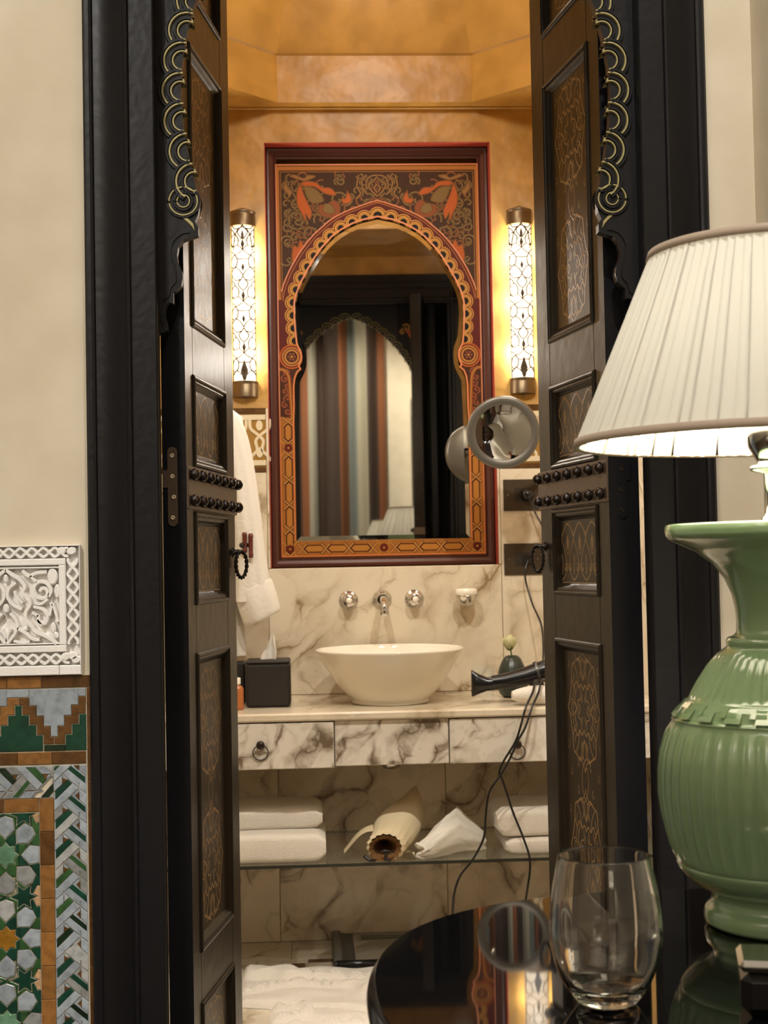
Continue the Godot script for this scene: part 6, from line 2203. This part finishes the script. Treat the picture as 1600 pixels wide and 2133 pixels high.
func table_and_lamp() -> void:
	var h := 0.83
	round_table("round black lacquer side table in front of the right-hand door", turned(0.377, 0.0, -1.228, 0.0))
	table_lamp("green fluted pottery table lamp with pleated cream shade on the near black table", at(0.4565, h + 0.0004, -1.395))
	var g := thing("stemless_glass", "clear stemless wine glass standing on the near black table beside the green lamp", "glass", at(0.2345, h + 0.0006, -1.168))
	var p := [Vector2(0.0, 0.0), Vector2(0.020, 0.0), Vector2(0.0235, 0.0015), Vector2(0.0275, 0.006), Vector2(0.0345, 0.016), Vector2(0.0405, 0.029), Vector2(0.0446, 0.045), Vector2(0.0457, 0.058), Vector2(0.0445, 0.076), Vector2(0.0415, 0.096), Vector2(0.0372, 0.117), Vector2(0.0368, 0.1182), Vector2(0.0359, 0.1182), Vector2(0.0356, 0.117), Vector2(0.0397, 0.096), Vector2(0.0427, 0.076), Vector2(0.0439, 0.058), Vector2(0.0427, 0.045), Vector2(0.0383, 0.029), Vector2(0.0300, 0.0155), Vector2(0.018, 0.0095), Vector2(0.0, 0.0085)]
	var fine := []
	for i in p.size() - 1:
		for j in 4:
			fine.append(p[i].cubic_interpolate(p[i + 1], p[maxi(i - 1, 0)], p[mini(i + 2, p.size() - 1)], j / 4.0) if i > 1 and i < p.size() - 3 else p[i].lerp(p[i + 1], j / 4.0))
	fine.append(p[p.size() - 1])
	obj("bowl", lathe_of(fine, 72), M.glass, g)
	var b := thing("desk_box", "small black box with a silver top edge at the right of the near black table", "box", turned(0.362, h + 0.0004, -1.135, -14.0))
	obj("case", box_of(Vector3(-0.027, 0.0, -0.028), Vector3(0.06, 0.036, 0.028), 0.008), M.black_plastic, b)
	obj("silver_edge", box_of(Vector3(-0.0285, 0.0355, -0.0285), Vector3(0.0615, 0.0445, 0.0285), 0.004), M.chrome, b)

# ---------------------------------------------------------------- what the mirrors show of the bedroom
func behind_the_camera() -> void:
	round_table("round black lacquer side table beside the bed", turned(0.36, 0.0, 1.02, 20.0))
	table_lamp("green fluted pottery table lamp with pleated cream shade on the table beside the bed", at(0.40, 0.8304, 1.0))
	var c := thing("curtain", "floor-length curtain in brown, grey-blue and cream stripes on the rear bedroom wall", "curtain", at(0.1, 0.0, 3.18))
	var cloths := [rgb(52, 38, 28), rgb(112, 64, 30), rgb(100, 104, 98), rgb(140, 132, 112), rgb(54, 38, 28), rgb(112, 64, 30), rgb(136, 130, 114), rgb(60, 42, 30)]
	var wd := [0.10, 0.07, 0.07, 0.09, 0.09, 0.06, 0.07, 0.09]
	var total := 0.0
	for v in wd: total += v
	var base := -1.5
	var k := 0
	while base < 0.29:
		var w: float = wd[k % 8] * 1.05
		var s := st(true)
		var lo := base
		sheet(s, 8, 14, func(u, v):
			var x: float = lo + w * u
			return Vector3(x, 0.02 + 3.40 * (1.0 - v), 0.05 * sin(x * 24.0) + 0.02 * sin(x * 53.0 + v)))
		obj("stripe", s, mat(cloths[k % 8], 0.85), c)
		base += w
		k += 1
	var rail := thing("curtain_rail", "dark wooden curtain pole on the rear bedroom wall", "curtain pole", at(-0.5, 3.44, 3.18))
	obj("pole", tube_of([Vector3(-1.1, 0, 0), Vector3(1.1, 0, 0)], 0.018, 12), M.red_wood, rail)
	# bed
	var bed := thing("bed", "white bed behind the photographer", "bed", at(-0.35, 0.0, 1.15))
	obj("mattress", box_of(Vector3(-0.85, 0.28, -0.80), Vector3(0.35, 0.50, 1.1), 0.05), M.cloth_white, bed)
	obj("base", box_of(Vector3(-0.85, 0.0, -0.78), Vector3(0.35, 0.28, 1.1), 0.01), M.red_wood, bed)
	person()

# ---------------------------------------------------------------- a seated person, seen upside down in the small round mirror
func blob(bones: Array, lo: Vector3, hi: Vector3, cell: float, k: float, s: SurfaceTool) -> void:
	# smooth union of tapered capsules, meshed as surface nets; bones are [a, b, ra, rb]
	var n := Vector3i(((hi - lo) / cell).ceil())
	var f := PackedFloat32Array()
	f.resize((n.x + 1) * (n.y + 1) * (n.z + 1))
	f.fill(1.0)
	var id := func(x: int, y: int, z: int) -> int: return (z * (n.y + 1) + y) * (n.x + 1) + x
	for b in bones:
		var a: Vector3 = b[0]
		var d: Vector3 = b[1] - a
		var dd := maxf(d.length_squared(), 1e-9)
		var reach: float = maxf(b[2], b[3]) + k + cell * 2.0
		var blo: Vector3 = (a.min(b[1]) - Vector3.ONE * reach - lo) / cell
		var bhi: Vector3 = (a.max(b[1]) + Vector3.ONE * reach - lo) / cell
		for z in range(maxi(0, int(blo.z)), mini(n.z, int(bhi.z) + 1) + 1):
			for y in range(maxi(0, int(blo.y)), mini(n.y, int(bhi.y) + 1) + 1):
				for x in range(maxi(0, int(blo.x)), mini(n.x, int(bhi.x) + 1) + 1):
					var p := lo + Vector3(x, y, z) * cell
					var t := clampf((p - a).dot(d) / dd, 0.0, 1.0)
					var v: float = (p - a - d * t).length() - lerpf(b[2], b[3], t)
					var i := (z * (n.y + 1) + y) * (n.x + 1) + x
					var o := f[i]
					var h := clampf(0.5 + 0.5 * (o - v) / k, 0.0, 1.0)
					f[i] = lerpf(o, v, h) - k * h * (1.0 - h) if o < 0.99 else v
	var vert := {}
	var corner := [0, 1, n.x + 1, n.x + 2, (n.x + 1) * (n.y + 1), (n.x + 1) * (n.y + 1) + 1, (n.x + 1) * (n.y + 1) + n.x + 1, (n.x + 1) * (n.y + 1) + n.x + 2]
	var edges := [[0, 1], [2, 3], [4, 5], [6, 7], [0, 2], [1, 3], [4, 6], [5, 7], [0, 4], [1, 5], [2, 6], [3, 7]]
	for z in n.z:
		for y in n.y:
			for x in n.x:
				var i0 := (z * (n.y + 1) + y) * (n.x + 1) + x
				var inside := 0
				for c in corner:
					if f[i0 + c] < 0.0: inside += 1
				if inside == 0 or inside == 8:
					continue
				var sum := Vector3.ZERO
				var cnt := 0
				for e in edges:
					var fa := f[i0 + corner[e[0]]]
					var fb := f[i0 + corner[e[1]]]
					if (fa < 0.0) != (fb < 0.0):
						var t := fa / (fa - fb)
						var pa := Vector3(e[0] & 1, (e[0] >> 1) & 1, e[0] >> 2)
						var pb := Vector3(e[1] & 1, (e[1] >> 1) & 1, e[1] >> 2)
						sum += pa.lerp(pb, t)
						cnt += 1
				vert[i0] = lo + (Vector3(x, y, z) + sum / cnt) * cell
	s.set_smooth_group(0)
	var sx := 1
	var sy := n.x + 1
	var sz := (n.x + 1) * (n.y + 1)
	for i in vert:
		for e in [[sx, sy, sz], [sy, sz, sx], [sz, sx, sy]]:
			var fa := f[i]
			var fb := f[i + e[0]]
			if (fa < 0.0) == (fb < 0.0):
				continue
			var q := [i, i - e[1], i - e[1] - e[2], i - e[2]]
			if not (vert.has(q[1]) and vert.has(q[2]) and vert.has(q[3])):
				continue
			if fa < 0.0: quad(s, vert[q[2]], vert[q[3]], vert[q[0]], vert[q[1]])
			else: quad(s, vert[q[1]], vert[q[0]], vert[q[3]], vert[q[2]])

func person() -> void:
	var o := Vector3(-0.10, 0.50, 0.62)
	var t := thing("person", "person in a white bathrobe sitting on the bed holding up a black phone", "person", Transform3D(Basis(), o))
	var skin := mat(rgb(196, 146, 116), 0.6, 0.0, {"subsurf_scatter_enabled": true, "subsurf_scatter_strength": 0.15})
	var V := func(x: float, y: float, z: float) -> Vector3: return Vector3(x, y, z)
	# robe (trunk, sleeves, skirt over the thighs)
	var robe := st(true)
	var bones := [
		[V.call(0, 0.11, 0.0), V.call(0, 0.24, 0.02), 0.155, 0.145], [V.call(0, 0.24, 0.02), V.call(0, 0.40, 0.0), 0.145, 0.130], [V.call(-0.12, 0.43, 0.0), V.call(0.12, 0.43, 0.0), 0.075, 0.075], [V.call(-0.07, 0.36, 0.02), V.call(0.07, 0.36, 0.02), 0.125, 0.125],
		[V.call(-0.09, 0.09, -0.02), V.call(-0.13, 0.095, -0.36), 0.105, 0.085], [V.call(0.09, 0.09, -0.02), V.call(0.12, 0.095, -0.34), 0.105, 0.085],
		[V.call(-0.18, 0.41, 0.0), V.call(-0.225, 0.20, -0.06), 0.068, 0.060], [V.call(-0.225, 0.20, -0.06), V.call(-0.10, 0.17, -0.26), 0.060, 0.056],
		[V.call(0.18, 0.41, 0.0), V.call(0.235, 0.24, -0.10), 0.068, 0.060], [V.call(0.235, 0.24, -0.10), V.call(0.13, 0.44, -0.26), 0.060, 0.054]]
	blob(bones, V.call(-0.34, -0.03, -0.50), V.call(0.34, 0.55, 0.20), 0.016, 0.045, robe)
	# bare parts as one body: head, neck, shins, feet, hands
	var body := st(true)
	blob([[V.call(0, 0.42, 0.0), V.call(0, 0.56, -0.01), 0.055, 0.050], [V.call(0, 0.60, -0.005), V.call(0, 0.695, 0.01), 0.070, 0.086], [V.call(0, 0.60, -0.055), V.call(0, 0.58, -0.06), 0.038, 0.030], [V.call(0, 0.655, -0.085), V.call(0, 0.632, -0.098), 0.012, 0.015], [V.call(-0.082, 0.66, 0.01), V.call(-0.083, 0.635, 0.01), 0.014, 0.011], [V.call(0.082, 0.66, 0.01), V.call(0.083, 0.635, 0.01), 0.014, 0.011], [V.call(-0.02, 0.600, -0.088), V.call(0.02, 0.600, -0.088), 0.008, 0.008]], V.call(-0.13, 0.36, -0.15), V.call(0.13, 0.82, 0.13), 0.009, 0.02, body)
	blob([[V.call(-0.13, 0.09, -0.34), V.call(-0.13, -0.36, -0.40), 0.060, 0.040], [V.call(-0.13, -0.38, -0.39), V.call(-0.14, -0.455, -0.46), 0.042, 0.034], [V.call(-0.14, -0.455, -0.46), V.call(-0.15, -0.47, -0.58), 0.034, 0.024], [V.call(0.12, 0.09, -0.32), V.call(0.13, -0.36, -0.39), 0.060, 0.040], [V.call(0.13, -0.38, -0.38), V.call(0.14, -0.455, -0.45), 0.042, 0.034], [V.call(0.14, -0.455, -0.45), V.call(0.15, -0.47, -0.57), 0.034, 0.024]], V.call(-0.24, -0.515, -0.66), V.call(0.24, 0.17, -0.20), 0.014, 0.03, body)
	for hnd in [[V.call(-0.10, 0.17, -0.26), V.call(-0.02, 0.165, -0.35), V.call(0.0, -1, 0.1)], [V.call(0.13, 0.44, -0.26), V.call(0.105, 0.535, -0.335), V.call(-1, 0.0, -0.3)]]:
		var w: Vector3 = hnd[0]
		var dir: Vector3 = (hnd[1] - w).normalized()
		var curl: Vector3 = (hnd[2] - dir * dir.dot(hnd[2])).normalized()
		var side := dir.cross(curl)
		var palm := w + dir * 0.075
		var hb := [[w - dir * 0.02, w + dir * 0.03, 0.027, 0.024]]
		for k in 4:
			var kx := (k - 1.5) * 0.0185
			hb.append([w + dir * 0.02 + side * kx * 0.6, palm + side * kx, 0.0145, 0.0115])
			var ln: float = [0.034, 0.042, 0.045, 0.038][k]
			var p1 := palm + side * kx * 1.08 + (dir * 0.82 + curl * 0.55) * ln
			var p2 := p1 + (dir * 0.15 + curl) * ln * 0.7
			var p3 := p2 + (-dir * 0.55 + curl * 0.75) * ln * 0.5
			hb.append([palm + side * kx, p1, 0.0095, 0.0088])
			hb.append([p1, p2, 0.0088, 0.0082])
			hb.append([p2, p3, 0.0082, 0.0072])
		var t0 := w + dir * 0.03 + side * 0.024
		var t1 := t0 + side * 0.026 + dir * 0.022 + curl * 0.012
		hb.append([t0, t1, 0.014, 0.011])
		hb.append([t1, t1 + dir * 0.028 + curl * 0.018, 0.0105, 0.0085])
		blob(hb, palm - Vector3.ONE * 0.13, palm + Vector3.ONE * 0.13, 0.005, 0.006, body)
	obj("body", body, skin, t)
	obj("robe", robe, M.cloth_white, t)
	var hair := st(true)
	blob([[V.call(0, 0.70, 0.03), V.call(0, 0.715, 0.02), 0.088, 0.084], [V.call(0, 0.68, 0.05), V.call(0, 0.56, 0.06), 0.070, 0.05], [V.call(-0.065, 0.70, 0.02), V.call(-0.075, 0.58, 0.04), 0.030, 0.022], [V.call(0.065, 0.70, 0.02), V.call(0.075, 0.58, 0.04), 0.030, 0.022]], V.call(-0.13, 0.48, -0.11), V.call(0.13, 0.84, 0.17), 0.010, 0.02, hair)
	obj("hair", hair, mat(rgb(44, 32, 24), 0.6), t)
	for sg in [-1.0, 1.0]:
		obj("eye", lathe_of([Vector2(0, -0.009), Vector2(0.007, -0.006), Vector2(0.0095, 0.0), Vector2(0.007, 0.006), Vector2(0, 0.009)], 12, at(0.030 * sg, 0.660, -0.073)), mat(rgb(60, 46, 36), 0.3), t)
	var ph := thing("phone", "black phone held up in the hand of the person in the robe", "phone", turned(-0.012, 1.065, 0.235, 0.0))
	obj("phone_body", box_of(Vector3(-0.037, -0.075, -0.004), Vector3(0.037, 0.075, 0.004), 0.003), M.black_plastic, ph)
	for q in [[0.018, 0.055], [0.018, 0.032], [0.032 - 0.008, 0.044]]:
		obj("camera_lens", lathe_of([Vector2(0.0075, 0.0), Vector2(0.0075, 0.0018), Vector2(0, 0.0018)], 14, Transform3D(Basis(Vector3.RIGHT, -PI / 2), Vector3(q[0], q[1], -0.004))), M.lacquer, ph)
